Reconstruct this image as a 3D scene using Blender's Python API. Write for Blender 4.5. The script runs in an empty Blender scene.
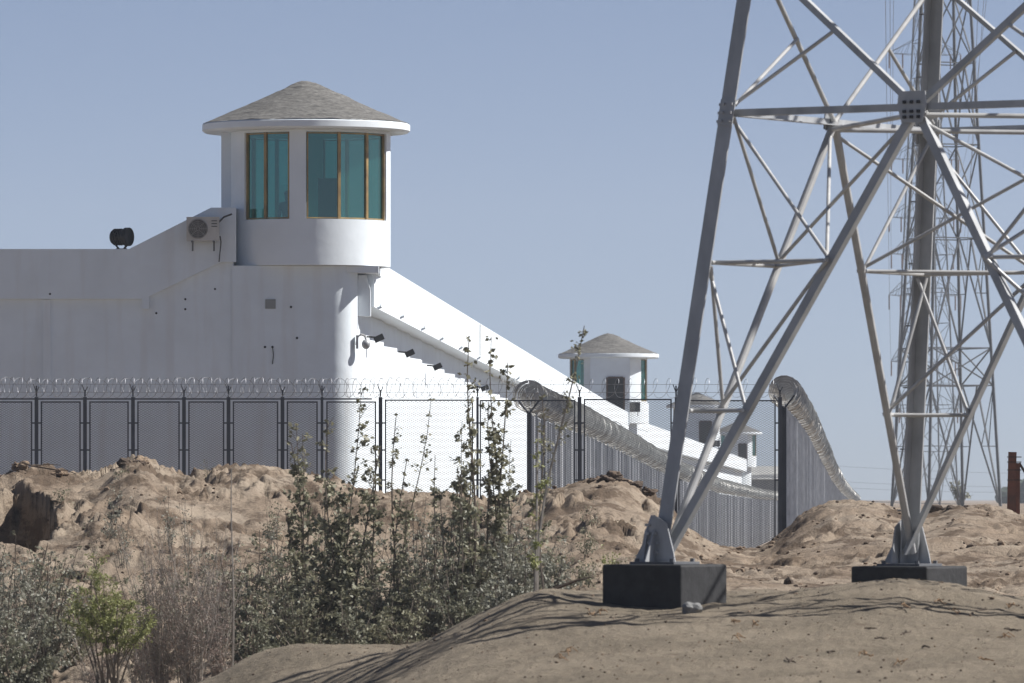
import bpy, math, random
import numpy as np
from mathutils import Vector, Matrix, noise
R = math.radians
rnd = random.Random(7)
sc = bpy.context.scene
col = sc.collection

# ------------------------------------------------------------------ camera, sky, sun, exposure
F = 7000.0            # focal length in pixels of a 1024 wide picture
HZ = 495.0            # picture row of the horizon
cam_d = bpy.data.cameras.new('camera')
cam = bpy.data.objects.new('camera', cam_d)
col.objects.link(cam)
sc.camera = cam
cam.location = (0, 0, 0)
cam.rotation_euler = (R(90), 0, 0)
cam_d.sensor_width = 36
cam_d.lens = F / 1024 * 36
cam_d.shift_y = (HZ - 341.5) / 1024
cam_d.clip_start = 0.5
cam_d.clip_end = 20000
cam_d.dof.use_dof = True
cam_d.dof.focus_distance = 172
cam_d.dof.aperture_fstop = 6.5

SUN_EL, SUN_AZ = R(46), R(4.5)        # azimuth measured from +X towards +Y
w = bpy.data.worlds.new('World')
sc.world = w
w.use_nodes = True
nt = w.node_tree
sky = nt.nodes.new('ShaderNodeTexSky')
sky.sky_type = 'NISHITA'
sky.sun_disc = False
sky.sun_elevation = SUN_EL
sky.sun_rotation = R(90) - SUN_AZ
sky.air_density = 0.3
sky.dust_density = 0.3
sky.ozone_density = 3.0
tint = nt.nodes.new('ShaderNodeMix')
tint.data_type = 'RGBA'
tint.blend_type = 'MULTIPLY'
tint.inputs[0].default_value = 1.0
tint.inputs[7].default_value = (1.08, 0.925, 0.83, 1)
nt.links.new(sky.outputs[0], tint.inputs[6])
bg = nt.nodes['Background']
nt.links.new(tint.outputs[2], bg.inputs[0])
bg.inputs[1].default_value = 0.083

sd = bpy.data.lights.new('sun', 'SUN')
sd.energy = 4.9
sd.angle = R(0.55)
sd.color = (1.0, 0.972, 0.93)
sun = bpy.data.objects.new('sun', sd)
col.objects.link(sun)
sdir = Vector((math.cos(SUN_AZ) * math.cos(SUN_EL), math.sin(SUN_AZ) * math.cos(SUN_EL), math.sin(SUN_EL)))
sun.rotation_euler = sdir.to_track_quat('Z', 'Y').to_euler()
sun.location = sdir * 50

vs = sc.view_settings
vs.view_transform = 'Standard'
vs.look = 'None'
vs.exposure = 0.60
vs.gamma = 1
vs.use_curve_mapping = False


# ------------------------------------------------------------------ helpers
def at(px, py, d):
    return Vector(((px - 512) / F * d, d, (HZ - py) / F * d))


def ax(px, d):
    return (px - 512) / F * d


def az(py, d):
    return (HZ - py) / F * d


class MB:
    def __init__(s):
        s.v = []
        s.f = []

    def add(s, vs_, fs):
        n = len(s.v)
        s.v.extend(tuple(p) for p in vs_)
        s.f.extend(tuple(i + n for i in f) for f in fs)

    def box(s, c, size, m=None):
        hx, hy, hz = size[0] / 2, size[1] / 2, size[2] / 2
        vv = []
        for sx in (-1, 1):
            for sy in (-1, 1):
                for sz in (-1, 1):
                    p = Vector((sx * hx, sy * hy, sz * hz))
                    if m is not None:
                        p = m @ p
                    vv.append(p + Vector(c))
        s.add(vv, [(0, 1, 3, 2), (4, 6, 7, 5), (0, 4, 5, 1), (2, 3, 7, 6), (0, 2, 6, 4), (1, 5, 7, 3)])

    def bar(s, p0, p1, w_, h_, up=Vector((0, 0, 1)), ow=0.0, oh=0.0):
        """rectangular bar; w_ along side axis, h_ along the axis nearest to up"""
        p0, p1 = Vector(p0), Vector(p1)
        d = (p1 - p0).normalized()
        side = d.cross(up)
        if side.length < 1e-4:
            side = d.cross(Vector((0, 1, 0)))
        side.normalize()
        u = side.cross(d).normalized()
        vv = []
        for p in (p0, p1):
            for a, b in ((-1, -1), (1, -1), (1, 1), (-1, 1)):
                vv.append(p + side * (a * w_ / 2 + ow) + u * (b * h_ / 2 + oh))
        s.add(vv, [(0, 1, 2, 3), (7, 6, 5, 4), (0, 4, 5, 1), (1, 5, 6, 2), (2, 6, 7, 3), (3, 7, 4, 0)])

    def angle(s, p0, p1, w_, t, n):
        """rolled steel angle: one flange in the face plane (normal n), one standing inwards"""
        p0, p1 = Vector(p0), Vector(p1)
        n = Vector(n)
        s.bar(p0, p1, w_, t, n)
        d = (p1 - p0).normalized()
        side = d.cross(n).normalized()
        if side.x < 0:
            side = -side
        dd_ = d.cross(n).normalized().dot(side)
        s.bar(p0 + side * (w_ / 2 - t / 2), p1 + side * (w_ / 2 - t / 2), t, w_, n, 0, -w_ / 2 - t / 2 - 0.001)

    def tube(s, pts, r, n=6, r1=None, cap=True):
        pts = [Vector(p) for p in pts]
        k = len(pts)
        base = len(s.v)
        for i, p in enumerate(pts):
            d = (pts[min(i + 1, k - 1)] - pts[max(i - 1, 0)])
            if d.length < 1e-9:
                d = Vector((0, 0, 1))
            d.normalize()
            a = Vector((0, 0, 1)) if abs(d.z) < 0.9 else Vector((0, 1, 0))
            e1 = d.cross(a).normalized()
            e2 = e1.cross(d)
            rr = r if r1 is None else r + (r1 - r) * i / max(1, k - 1)
            for j in range(n):
                t = 2 * math.pi * j / n
                q = p + e1 * (rr * math.cos(t)) + e2 * (rr * math.sin(t))
                s.v.append((q.x, q.y, q.z))
        for i in range(k - 1):
            for j in range(n):
                a = base + i * n + j
                b = base + i * n + (j + 1) % n
                s.f.append((a, b, b + n, a + n))
        if cap:
            s.f.append(tuple(base + j for j in reversed(range(n))))
            s.f.append(tuple(base + (k - 1) * n + j for j in range(n)))

    def lathe(s, c, prof, n=32, a0=0.0, a1=360.0):
        """prof: list of (r, z); full or partial sweep, closed profile when partial"""
        full = abs(a1 - a0) >= 359.9
        m = n if full else n + 1
        base = len(s.v)
        for j in range(m):
            t = R(a0 + (a1 - a0) * j / n)
            for r, z in prof:
                s.v.append((c[0] + r * math.sin(t), c[1] - r * math.cos(t), c[2] + z))
        k = len(prof)
        for j in range(n):
            j2 = (j + 1) % m
            for i in range(k - 1 if full else k):
                i2 = (i + 1) % k
                s.f.append((base + j * k + i, base + j2 * k + i, base + j2 * k + i2, base + j * k + i2))
        if not full:
            s.f.append(tuple(base + i for i in range(k)))
            s.f.append(tuple(base + (m - 1) * k + i for i in reversed(range(k))))

    def prism(s, poly, y0, y1):
        """poly: list of (x, z) in the frontal plane, extruded from y0 to y1"""
        k = len(poly)
        s.add([(x, y0, z) for x, z in poly] + [(x, y1, z) for x, z in poly],
              [tuple(range(k)), tuple(range(2 * k - 1, k - 1, -1))] +
              [(i, i + k, (i + 1) % k + k, (i + 1) % k) for i in range(k)])

    def build(s, name, m, parent=None, smooth=False, loc=None):
        me = bpy.data.meshes.new(name)
        off = Vector((0, 0, 0))
        if parent is not None:
            q = parent
            while q is not None:
                off += Vector(q.location)
                q = q.parent
        if loc is not None and parent is None:
            off = Vector(loc)
        vv = np.array(s.v, dtype=float).reshape(-1, 3) - np.array(off)[None, :]
        me.from_pydata(vv.tolist(), [], s.f)
        me.materials.append(m)
        if smooth:
            me.polygons.foreach_set('use_smooth', [True] * len(me.polygons))
        me.update()
        if smooth == 'auto':
            me.set_sharp_from_angle(angle=R(28))
        o = bpy.data.objects.new(name, me)
        col.objects.link(o)
        if parent is not None:
            o.parent = parent
        elif loc is not None:
            o.location = loc
        return o


def recalc(o):
    import bmesh
    bm = bmesh.new()
    bm.from_mesh(o.data)
    bmesh.ops.recalc_face_normals(bm, faces=bm.faces)
    bm.to_mesh(o.data)
    bm.free()
    return o


def tag(o, label=None, cat=None, group=None, kind=None):
    if label:
        o['label'] = label
    if cat:
        o['category'] = cat
    if group:
        o['group'] = group
    if kind:
        o['kind'] = kind
    return o


def empty(name, loc):
    o = bpy.data.objects.new(name, None)
    o.empty_display_size = 0.5
    col.objects.link(o)
    o.location = loc
    return o


# ------------------------------------------------------------------ materials
def mat(name, c1, c2=None, scale=4.0, rough=0.8, metal=0.0, bump=0.0, bscale=None, detail=6, stretch=(1, 1, 1),
        spec=0.5, lo=0.35, hi=0.65, extra=None):
    m = bpy.data.materials.new(name)
    m.use_nodes = True
    t = m.node_tree
    b = t.nodes['Principled BSDF']
    b.inputs['Roughness'].default_value = rough
    b.inputs['Metallic'].default_value = metal
    b.inputs['Specular IOR Level'].default_value = spec
    c2 = c2 or tuple(x * 0.8 for x in c1)
    tc = t.nodes.new('ShaderNodeTexCoord')
    mp = t.nodes.new('ShaderNodeMapping')
    mp.inputs['Scale'].default_value = stretch
    t.links.new(tc.outputs['Object'], mp.inputs[0])
    nz = t.nodes.new('ShaderNodeTexNoise')
    nz.inputs['Scale'].default_value = scale
    nz.inputs['Detail'].default_value = detail
    nz.inputs['Roughness'].default_value = 0.6
    t.links.new(mp.outputs[0], nz.inputs[0])
    rp = t.nodes.new('ShaderNodeValToRGB')
    rp.color_ramp.elements[0].position = lo
    rp.color_ramp.elements[1].position = hi
    rp.color_ramp.elements[0].color = (*c2, 1)
    rp.color_ramp.elements[1].color = (*c1, 1)
    t.links.new(nz.outputs[0], rp.inputs[0])
    t.links.new(rp.outputs[0], b.inputs['Base Color'])
    if bump:
        nb = t.nodes.new('ShaderNodeTexNoise')
        nb.inputs['Scale'].default_value = bscale or scale * 4
        nb.inputs['Detail'].default_value = 8
        t.links.new(tc.outputs['Object'], nb.inputs[0])
        bp = t.nodes.new('ShaderNodeBump')
        bp.inputs['Strength'].default_value = 1.0
        bp.inputs['Distance'].default_value = bump
        t.links.new(nb.outputs[0], bp.inputs['Height'])
        t.links.new(bp.outputs[0], b.inputs['Normal'])
    if extra:
        extra(t, b, rp, tc)
    return m


def streaks(col_, amount, sx=3.0, sz=0.25, lo=0.5, hi=0.75):
    """vertical run-off stains on plaster"""
    def f(t, b, rp, tc):
        mp = t.nodes.new('ShaderNodeMapping')
        mp.inputs['Scale'].default_value = (sx, sx, sz)
        t.links.new(tc.outputs['Object'], mp.inputs[0])
        nz = t.nodes.new('ShaderNodeTexNoise')
        nz.inputs['Scale'].default_value = 1.0
        nz.inputs['Detail'].default_value = 5
        t.links.new(mp.outputs[0], nz.inputs[0])
        mr = t.nodes.new('ShaderNodeMapRange')
        mr.inputs[1].default_value = lo
        mr.inputs[2].default_value = hi
        mr.inputs[4].default_value = amount
        t.links.new(nz.outputs[0], mr.inputs[0])
        mx = t.nodes.new('ShaderNodeMix')
        mx.data_type = 'RGBA'
        t.links.new(mr.outputs[0], mx.inputs[0])
        t.links.new(rp.outputs[0], mx.inputs[6])
        mx.inputs[7].default_value = (*col_, 1)
        t.links.new(mx.outputs[2], b.inputs['Base Color'])
    return f


M = {}
M['plaster'] = mat('plaster', (0.745, 0.81, 0.855), (0.68, 0.735, 0.77), 0.7, 0.9, bump=0.012, bscale=2.5,
                   extra=streaks((0.56, 0.54, 0.52), 0.35))
M['plaster_clean'] = mat('plaster_clean', (0.765, 0.82, 0.86), (0.715, 0.765, 0.80), 1.2, 0.9, bump=0.008, bscale=3)
M['shingle'] = None
M['inside'] = mat('inside', (0.55, 0.55, 0.53), (0.5, 0.5, 0.48), 1, 0.9)
M['dark_inside'] = mat('dark_inside', (0.03, 0.03, 0.035), (0.02, 0.02, 0.02), 1, 0.9)
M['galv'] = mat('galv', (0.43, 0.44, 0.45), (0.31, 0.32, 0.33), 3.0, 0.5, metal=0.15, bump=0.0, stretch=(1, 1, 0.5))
M['galv_light'] = mat('galv_light', (0.50, 0.50, 0.49), (0.36, 0.36, 0.36), 2.5, 0.45, metal=0.15)  # paler copy of galv: the sunlit look of the braces put into colour
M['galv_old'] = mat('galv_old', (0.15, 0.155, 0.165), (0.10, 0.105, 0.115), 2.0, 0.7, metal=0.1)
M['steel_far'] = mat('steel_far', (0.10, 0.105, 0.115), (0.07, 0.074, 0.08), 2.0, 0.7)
M['bitumen'] = mat('bitumen', (0.022, 0.022, 0.024), (0.010, 0.010, 0.011), 5.0, 0.75, bump=0.01, bscale=12)
M['fence_dark'] = mat('fence_dark', (0.070, 0.080, 0.098), (0.05, 0.057, 0.07), 2.0, 0.65, metal=0.2)
M['fence_wire'] = mat('fence_wire', (0.20, 0.22, 0.24), (0.15, 0.16, 0.18), 2.0, 0.6, metal=0.3)
def pale_mat():
    def f(t, b, rp, tc):
        g = t.nodes.new('ShaderNodeNewGeometry')
        mp = t.nodes.new('ShaderNodeMapping')
        mp.inputs['Scale'].default_value = (0, 1, 0.02)
        t.links.new(tc.outputs['Object'], mp.inputs[0])
        nz = t.nodes.new('ShaderNodeTexNoise')
        nz.inputs['Scale'].default_value = 0.75
        nz.inputs['Detail'].default_value = 3
        t.links.new(mp.outputs[0], nz.inputs[0])
        ad = t.nodes.new('ShaderNodeMath')
        ad.operation = 'MULTIPLY_ADD'
        t.links.new(g.outputs['Random Per Island'], ad.inputs[0])
        ad.inputs[1].default_value = 0.35
        t.links.new(nz.outputs[0], ad.inputs[2])
        r2 = t.nodes.new('ShaderNodeValToRGB')
        r2.color_ramp.elements[0].color = (0.17, 0.18, 0.205, 1)
        r2.color_ramp.elements[0].position = 0.45
        r2.color_ramp.elements[1].color = (0.66, 0.675, 0.70, 1)
        r2.color_ramp.elements[1].position = 0.9
        e = r2.color_ramp.elements.new(0.70)
        e.color = (0.29, 0.305, 0.335, 1)
        t.links.new(ad.outputs[0], r2.inputs[0])
        t.links.new(r2.outputs[0], b.inputs['Base Color'])
    return mat('slat', (0.3, 0.3, 0.3), None, 1.6, 0.6, metal=0.2, extra=f)


M['slat'] = pale_mat()
M['slat_post'] = mat('slat_post', (0.56, 0.58, 0.61), (0.42, 0.44, 0.47), 3, 0.5, metal=0.3)
M['razor'] = mat('razor', (0.58, 0.575, 0.55), (0.26, 0.255, 0.24), 3.0, 0.55, metal=0.4)
M['razor_light'] = mat('razor_light', (0.36, 0.37, 0.39), (0.25, 0.26, 0.28), 3.0, 0.5, metal=0.4)
M['black_paint'] = mat('black_paint', (0.012, 0.013, 0.015), (0.008, 0.008, 0.01), 5, 0.5)
M['ac_white'] = mat('ac_white', (0.55, 0.53, 0.49), (0.45, 0.43, 0.39), 3, 0.6)
M['ac_dark'] = mat('ac_dark', (0.05, 0.05, 0.055), (0.03, 0.03, 0.03), 3, 0.6)
M['bronze'] = mat('bronze', (0.42, 0.29, 0.12), (0.24, 0.16, 0.08), 3, 0.5, metal=0.3)
M['rust_post'] = mat('rust_post', (0.20, 0.075, 0.045), (0.10, 0.05, 0.035), 3, 0.85, bump=0.01)
M['wood'] = mat('wood', (0.10, 0.06, 0.04), (0.07, 0.04, 0.03), 3, 0.7)
M['grey_block'] = mat('grey_block', (0.30, 0.31, 0.30), (0.22, 0.23, 0.22), 0.5, 0.9)
M['grey_roof'] = mat('grey_roof', (0.42, 0.42, 0.40), (0.30, 0.30, 0.29), 0.8, 0.9)
M['stone'] = mat('stone', (0.28, 0.28, 0.27), (0.15, 0.15, 0.15), 6, 0.9, bump=0.01)
M['clod'] = mat('clod', (0.12, 0.085, 0.06), (0.06, 0.042, 0.03), 3, 0.95, bump=0.03, bscale=10)
M['clod_sand'] = mat('clod_sand', (0.26, 0.19, 0.13), (0.15, 0.105, 0.07), 3, 0.95, bump=0.02, bscale=10)
M['bark'] = mat('bark', (0.20, 0.165, 0.13), (0.11, 0.09, 0.07), 6, 0.9)
M['bark_pale'] = mat('bark_pale', (0.36, 0.33, 0.29), (0.24, 0.21, 0.18), 6, 0.9)
M['twig'] = mat('twig', (0.08, 0.055, 0.04), (0.05, 0.035, 0.025), 6, 0.9)
M['straw'] = mat('straw', (0.32, 0.20, 0.11), (0.20, 0.13, 0.07), 6, 0.9)
M['cloth'] = mat('cloth', (0.03, 0.035, 0.05), (0.02, 0.02, 0.03), 6, 0.9)
M['skin'] = mat('skin', (0.32, 0.20, 0.15), (0.28, 0.17, 0.12), 6, 0.7)
M['far_green'] = mat('far_green', (0.07, 0.09, 0.06), (0.04, 0.055, 0.04), 0.4, 0.95)
M['wire'] = mat('wire', (0.16, 0.17, 0.19), (0.12, 0.13, 0.14), 1, 0.6)
M['insulator'] = mat('insulator', (0.20, 0.12, 0.09), (0.14, 0.09, 0.07), 1, 0.3)


def shingle():
    def f(t, b, rp, tc):
        # torn grey felt tiles in uneven courses
        mp = t.nodes.new('ShaderNodeMapping')
        mp.inputs['Scale'].default_value = (1.3, 1.3, 9)
        t.links.new(tc.outputs['Object'], mp.inputs[0])
        wv = t.nodes.new('ShaderNodeTexNoise')
        wv.inputs['Scale'].default_value = 1.6
        wv.inputs['Detail'].default_value = 6
        t.links.new(mp.outputs[0], wv.inputs[0])
        mx = t.nodes.new('ShaderNodeMix')
        mx.data_type = 'RGBA'
        mx.blend_type = 'OVERLAY'
        mx.inputs[0].default_value = 0.6
        t.links.new(rp.outputs[0], mx.inputs[6])
        t.links.new(wv.outputs[0], mx.inputs[7])
        t.links.new(mx.outputs[2], b.inputs['Base Color'])
        bp = t.nodes.new('ShaderNodeBump')
        bp.inputs['Distance'].default_value = 0.05
        t.links.new(wv.outputs[0], bp.inputs['Height'])
        t.links.new(bp.outputs[0], b.inputs['Normal'])
    return mat('shingle', (0.165, 0.160, 0.150), (0.085, 0.083, 0.08), 9, 0.95, extra=f, stretch=(1, 1, 3))


M['shingle'] = shingle()


def leaf_mat(name, c1, c2, trans=0.32):
    m = bpy.data.materials.new(name)
    m.use_nodes = True
    t = m.node_tree
    b = t.nodes['Principled BSDF']
    out = t.nodes['Material Output']
    oi = t.nodes.new('ShaderNodeNewGeometry')
    rp = t.nodes.new('ShaderNodeValToRGB')
    rp.color_ramp.elements[0].color = (*c1, 1)
    rp.color_ramp.elements[1].color = (*c2, 1)
    t.links.new(oi.outputs['Random Per Island'], rp.inputs[0])
    t.links.new(rp.outputs[0], b.inputs['Base Color'])
    b.inputs['Roughness'].default_value = 0.55
    tr = t.nodes.new('ShaderNodeBsdfTranslucent')
    t.links.new(rp.outputs[0], tr.inputs[0])
    mx = t.nodes.new('ShaderNodeMixShader')
    mx.inputs[0].default_value = trans
    t.links.new(b.outputs[0], mx.inputs[1])
    t.links.new(tr.outputs[0], mx.inputs[2])
    t.links.new(mx.outputs[0], out.inputs[0])
    return m


M['leaf_sage'] = leaf_mat('leaf_sage', (0.145, 0.148, 0.11), (0.34, 0.335, 0.275))
M['leaf_dark'] = leaf_mat('leaf_dark', (0.105, 0.110, 0.07), (0.28, 0.275, 0.20))
M['leaf_olive'] = leaf_mat('leaf_olive', (0.13, 0.13, 0.08), (0.33, 0.315, 0.215))
M['leaf_yellow'] = leaf_mat('leaf_yellow', (0.17, 0.19, 0.06), (0.32, 0.33, 0.13))
M['leaf_dry'] = leaf_mat('leaf_dry', (0.20, 0.14, 0.115), (0.36, 0.27, 0.23))


def glass(name, tintc, fac):
    m = bpy.data.materials.new(name)
    m.use_nodes = True
    t = m.node_tree
    t.nodes.remove(t.nodes['Principled BSDF'])
    out = t.nodes['Material Output']
    tr = t.nodes.new('ShaderNodeBsdfTransparent')
    tr.inputs[0].default_value = (*tintc, 1)
    gl = t.nodes.new('ShaderNodeBsdfGlossy')
    gl.inputs[0].default_value = (0.5, 0.72, 0.66, 1)
    gl.inputs['Roughness'].default_value = 0.06
    df = t.nodes.new('ShaderNodeBsdfDiffuse')
    df.inputs[0].default_value = (0.04, 0.17, 0.155, 1)
    m1 = t.nodes.new('ShaderNodeMixShader')
    m1.inputs[0].default_value = fac
    t.links.new(tr.outputs[0], m1.inputs[1])
    t.links.new(gl.outputs[0], m1.inputs[2])
    m2 = t.nodes.new('ShaderNodeMixShader')
    m2.inputs[0].default_value = 0.14
    t.links.new(m1.outputs[0], m2.inputs[1])
    t.links.new(df.outputs[0], m2.inputs[2])
    t.links.new(m2.outputs[0], out.inputs[0])
    return m


M['teal_glass'] = glass('teal_glass', (0.15, 0.42, 0.375), 0.20)


# ------------------------------------------------------------------ ground
ROWS = [
    (2, [(0, 7500)]), (20, [(0, 1250)]), (40, [(0, 890)]), (55, [(0, 800)]),
    (68, [(0, 755), (300, 740), (500, 727), (1024, 724)]),
    (75, [(0, 770), (340, 745), (420, 726), (500, 712), (600, 702), (1024, 694)]),
    (80, [(0, 750), (340, 725), (400, 708), (450, 698), (500, 690), (600, 676), (800, 668), (1024, 666)]),
    (84, [(0, 760), (300, 735), (340, 712), (400, 690), (450, 673), (500, 660), (600, 648), (700, 641), (800, 635), (1024, 635)]),
    (87.5, [(0, 755), (300, 728), (340, 702), (400, 674), (450, 648), (500, 632), (540, 624), (600, 620), (700, 617), (800, 609), (900, 600), (1024, 612)]),
    (91, [(0, 740), (200, 735), (300, 712), (340, 686), (400, 656), (450, 630), (500, 605), (540, 592), (600, 600), (660, 604),
          (740, 599), (800, 592), (850, 585), (900, 579), (950, 584), (985, 592), (1024, 600), (1100, 605)]),
    (97, [(0, 700), (180, 692), (215, 678), (255, 655), (300, 644), (350, 645), (400, 648), (450, 636), (500, 608), (540, 590), (600, 592), (660, 596), (740, 592), (800, 592), (900, 585), (960, 590), (1024, 602)]),
    (106, [(0, 700), (200, 690), (300, 672), (400, 664), (500, 625), (600, 602), (700, 600), (800, 602), (900, 604), (1024, 608)]),
    (118, [(0, 655), (200, 650), (300, 648), (400, 640), (500, 606), (600, 588), (700, 592), (800, 595), (900, 596), (1024, 596)]),
    (130, [(0, 585), (100, 580), (200, 585), (300, 585), (400, 590), (500, 565), (600, 548), (700, 568), (740, 576), (800, 574), (900, 570), (1024, 566)]),
    (140, [(0, 515), (60, 520), (140, 495), (200, 512), (300, 525), (400, 545), (500, 530), (560, 515), (600, 508), (650, 522), (700, 553), (760, 566), (800, 548), (850, 534),
           (900, 536), (960, 528), (1024, 538)]),
    (150, [(-200, 468), (0, 472), (20, 466), (45, 463), (75, 475), (100, 474), (125, 459), (140, 452), (160, 463), (180, 470), (215, 461), (250, 459), (300, 466), (350, 481), (400, 491),
           (500, 491), (560, 486), (600, 480), (630, 482), (660, 500), (690, 531), (720, 547), (755, 553), (775, 541), (800, 518), (830, 502), (865, 503), (900, 514), (930, 516),
           (960, 505), (985, 505), (1024, 519), (1200, 510)]),
    (157, [(0, 490), (140, 480), (300, 490), (500, 505), (600, 500), (660, 520), (700, 554), (760, 560), (790, 537), (830, 522), (900, 524), (1024, 526)]),
    (163, [(0, 520), (500, 520), (640, 540), (700, 562), (765, 566), (795, 538), (860, 528), (1024, 527)]),
    (222, [(0, 560), (600, 560), (700, 566), (770, 560), (810, 530), (1024, 520)]),
    (300, [(0, 558), (700, 562), (770, 558), (810, 540), (1024, 515)]),
    (430, [(0, 554), (760, 554), (850, 536), (900, 518), (1024, 510)]),
    (600, [(0, 538), (800, 538), (860, 520), (900, 507), (1024, 506)]),
    (900, [(0, 530), (820, 530), (880, 506), (1024, 504)]),
    (2000, [(0, 502)]), (8000, [(0, 496.5)])]
COLS = np.concatenate([[-22000, -9000, -4000, -2000, -1000, -500], np.arange(-240, 1271, 10), [1500, 2000, 3000, 5000, 10000, 23000]]).astype(float)
TAB = np.array([[((HZ - np.interp(c, [p[0] for p in r], [p[1] for p in r])) / F * d) for c in COLS] for d, r in ROWS])
RD = np.array([r[0] for r in ROWS], dtype=float)
# smooth sideways a little
sm = TAB.copy()
sm[:, 1:-1] = TAB[:, 1:-1] * 0.5 + (TAB[:, :-2] + TAB[:, 2:]) * 0.25
TAB = sm


def ground_base(px, d):
    px = np.clip(px, COLS[0], COLS[-1] - 1e-3)
    d = np.clip(d, RD[0], RD[-1] - 1e-3)
    j = np.searchsorted(COLS, px, side='right') - 1
    i = np.searchsorted(RD, d, side='right') - 1
    u = (px - COLS[j]) / (COLS[j + 1] - COLS[j])
    v = (d - RD[i]) / (RD[i + 1] - RD[i])

    def rowv(k):
        k = np.clip(k, 0, len(RD) - 1)
        return TAB[k, j] * (1 - u) + TAB[k, j + 1] * u
    z0, z1, z2, z3 = rowv(i - 1), rowv(i), rowv(i + 1), rowv(i + 2)
    h = RD[i + 1] - RD[i]
    hm = np.maximum(RD[i] - RD[np.clip(i - 1, 0, None)], 1e-6)
    hp = np.maximum(RD[np.clip(i + 2, 0, len(RD) - 1)] - RD[i + 1], 1e-6)
    s = (z2 - z1) / h
    sm_ = np.where(i > 0, (z1 - z0) / hm, s)
    sp_ = np.where(i + 2 < len(RD), (z3 - z2) / hp, s)

    def tan(a, b):     # monotone (harmonic) tangents: no overshoot
        return np.where(a * b > 0, 2 * a * b / np.where(np.abs(a + b) < 1e-9, 1e-9, a + b), 0.0)
    m1, m2 = tan(sm_, s), tan(s, sp_)
    v2, v3 = v * v, v * v * v
    return (2 * v3 - 3 * v2 + 1) * z1 + (v3 - 2 * v2 + v) * h * m1 + (-2 * v3 + 3 * v2) * z2 + (v3 - v2) * h * m2


def relief(x, y, px):
    """clods, slumps and ripples added to the smooth ground"""
    if y < 45 or y > 170 or px < -260 or px > 1290:
        return 0.0
    P = Vector((x, y, 0))
    near = max(0.0, min(1.0, (112 - y) / 14))
    far = 1 - near
    z = 0.0
    if near > 0:
        z += near * (0.040 * noise.noise(P * 0.9) + 0.032 * noise.noise(P * 3.0) + 0.016 * noise.noise(P * 9)
                     + 0.006 * math.sin(y * 16 + 2.5 * noise.noise(P * 1.1) + x * 7))
    if far > 0:
        rough = 0.45 + 0.8 * max(0, min(1, 0.5 + 1.8 * noise.noise(P * 0.3 + Vector((9, 3, 0)))))
        if px > 700:
            rough *= 0.6
        w1 = Vector((x + 0.3 * noise.noise(P * 1.7), y * 0.55, 4))
        z += far * rough * (0.20 * noise.noise(w1 * 0.6) + 0.045 * noise.noise(P * 1.7) + 0.018 * noise.noise(P * 6) + 0.014 * noise.noise(P * 15))
        if px < 600:
            z -= far * 0.17 * min(1.0, (600 - px) / 80)
        # slumped terraces with broken edges
        q = noise.noise(Vector((x * 0.42, y * 0.42, 7)) + w1 * 0.12) * 3.2
        fq = q - math.floor(q)
        z += far * rough * 0.34 * (min(1.0, fq * 4) - fq - 0.35)
        # long cracks
        z -= far * 0.13 * max(0, 0.25 - abs(noise.noise(Vector((x * 0.7, y * 1.1, 11)))) * 2.5) * 4 * rough
        # crumbly heaps of angular clods
        cl = max(0.0, min(1.0, (noise.noise(P * 0.42 + Vector((3, 8, 2))) - 0.02) * 5)) * (0.45 if px > 700 else 1.0)
        if cl > 0:
            dv = noise.voronoi(Vector((x * 2.6, y * 2.2, 0)) + Vector((noise.noise(P * 3), noise.noise(P * 3 + Vector((5, 5, 5))), 0)) * 0.4)[0]
            z += far * cl * 0.10 * min(0.22, dv[1] - dv[0]) / 0.22 * (0.5 + 0.9 * abs(noise.noise(P * 2.3)))
            dv = noise.voronoi(Vector((x * 7, y * 6, 3)))[0]
            z += far * cl * 0.04 * min(0.2, dv[1] - dv[0]) / 0.2 - far * cl * 0.07
        # dug hollow in the left mound
        if px < 95:
            u_ = (px - 16) / 40.0
            v_ = (y - 141.0) / 4.6
            rr_ = u_ * u_ + v_ * v_ + 0.35 * noise.noise(P * 1.3) + 0.15 * noise.noise(P * 4)
            z -= 2.3 * max(0.0, 1 - rr_) ** 0.5 if rr_ < 1 else 0.0
    return z


def gz(x, y):
    px = 512 + F * x / y
    return float(ground_base(np.array([px]), np.array([y]))[0]) + relief(x, y, px)


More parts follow.
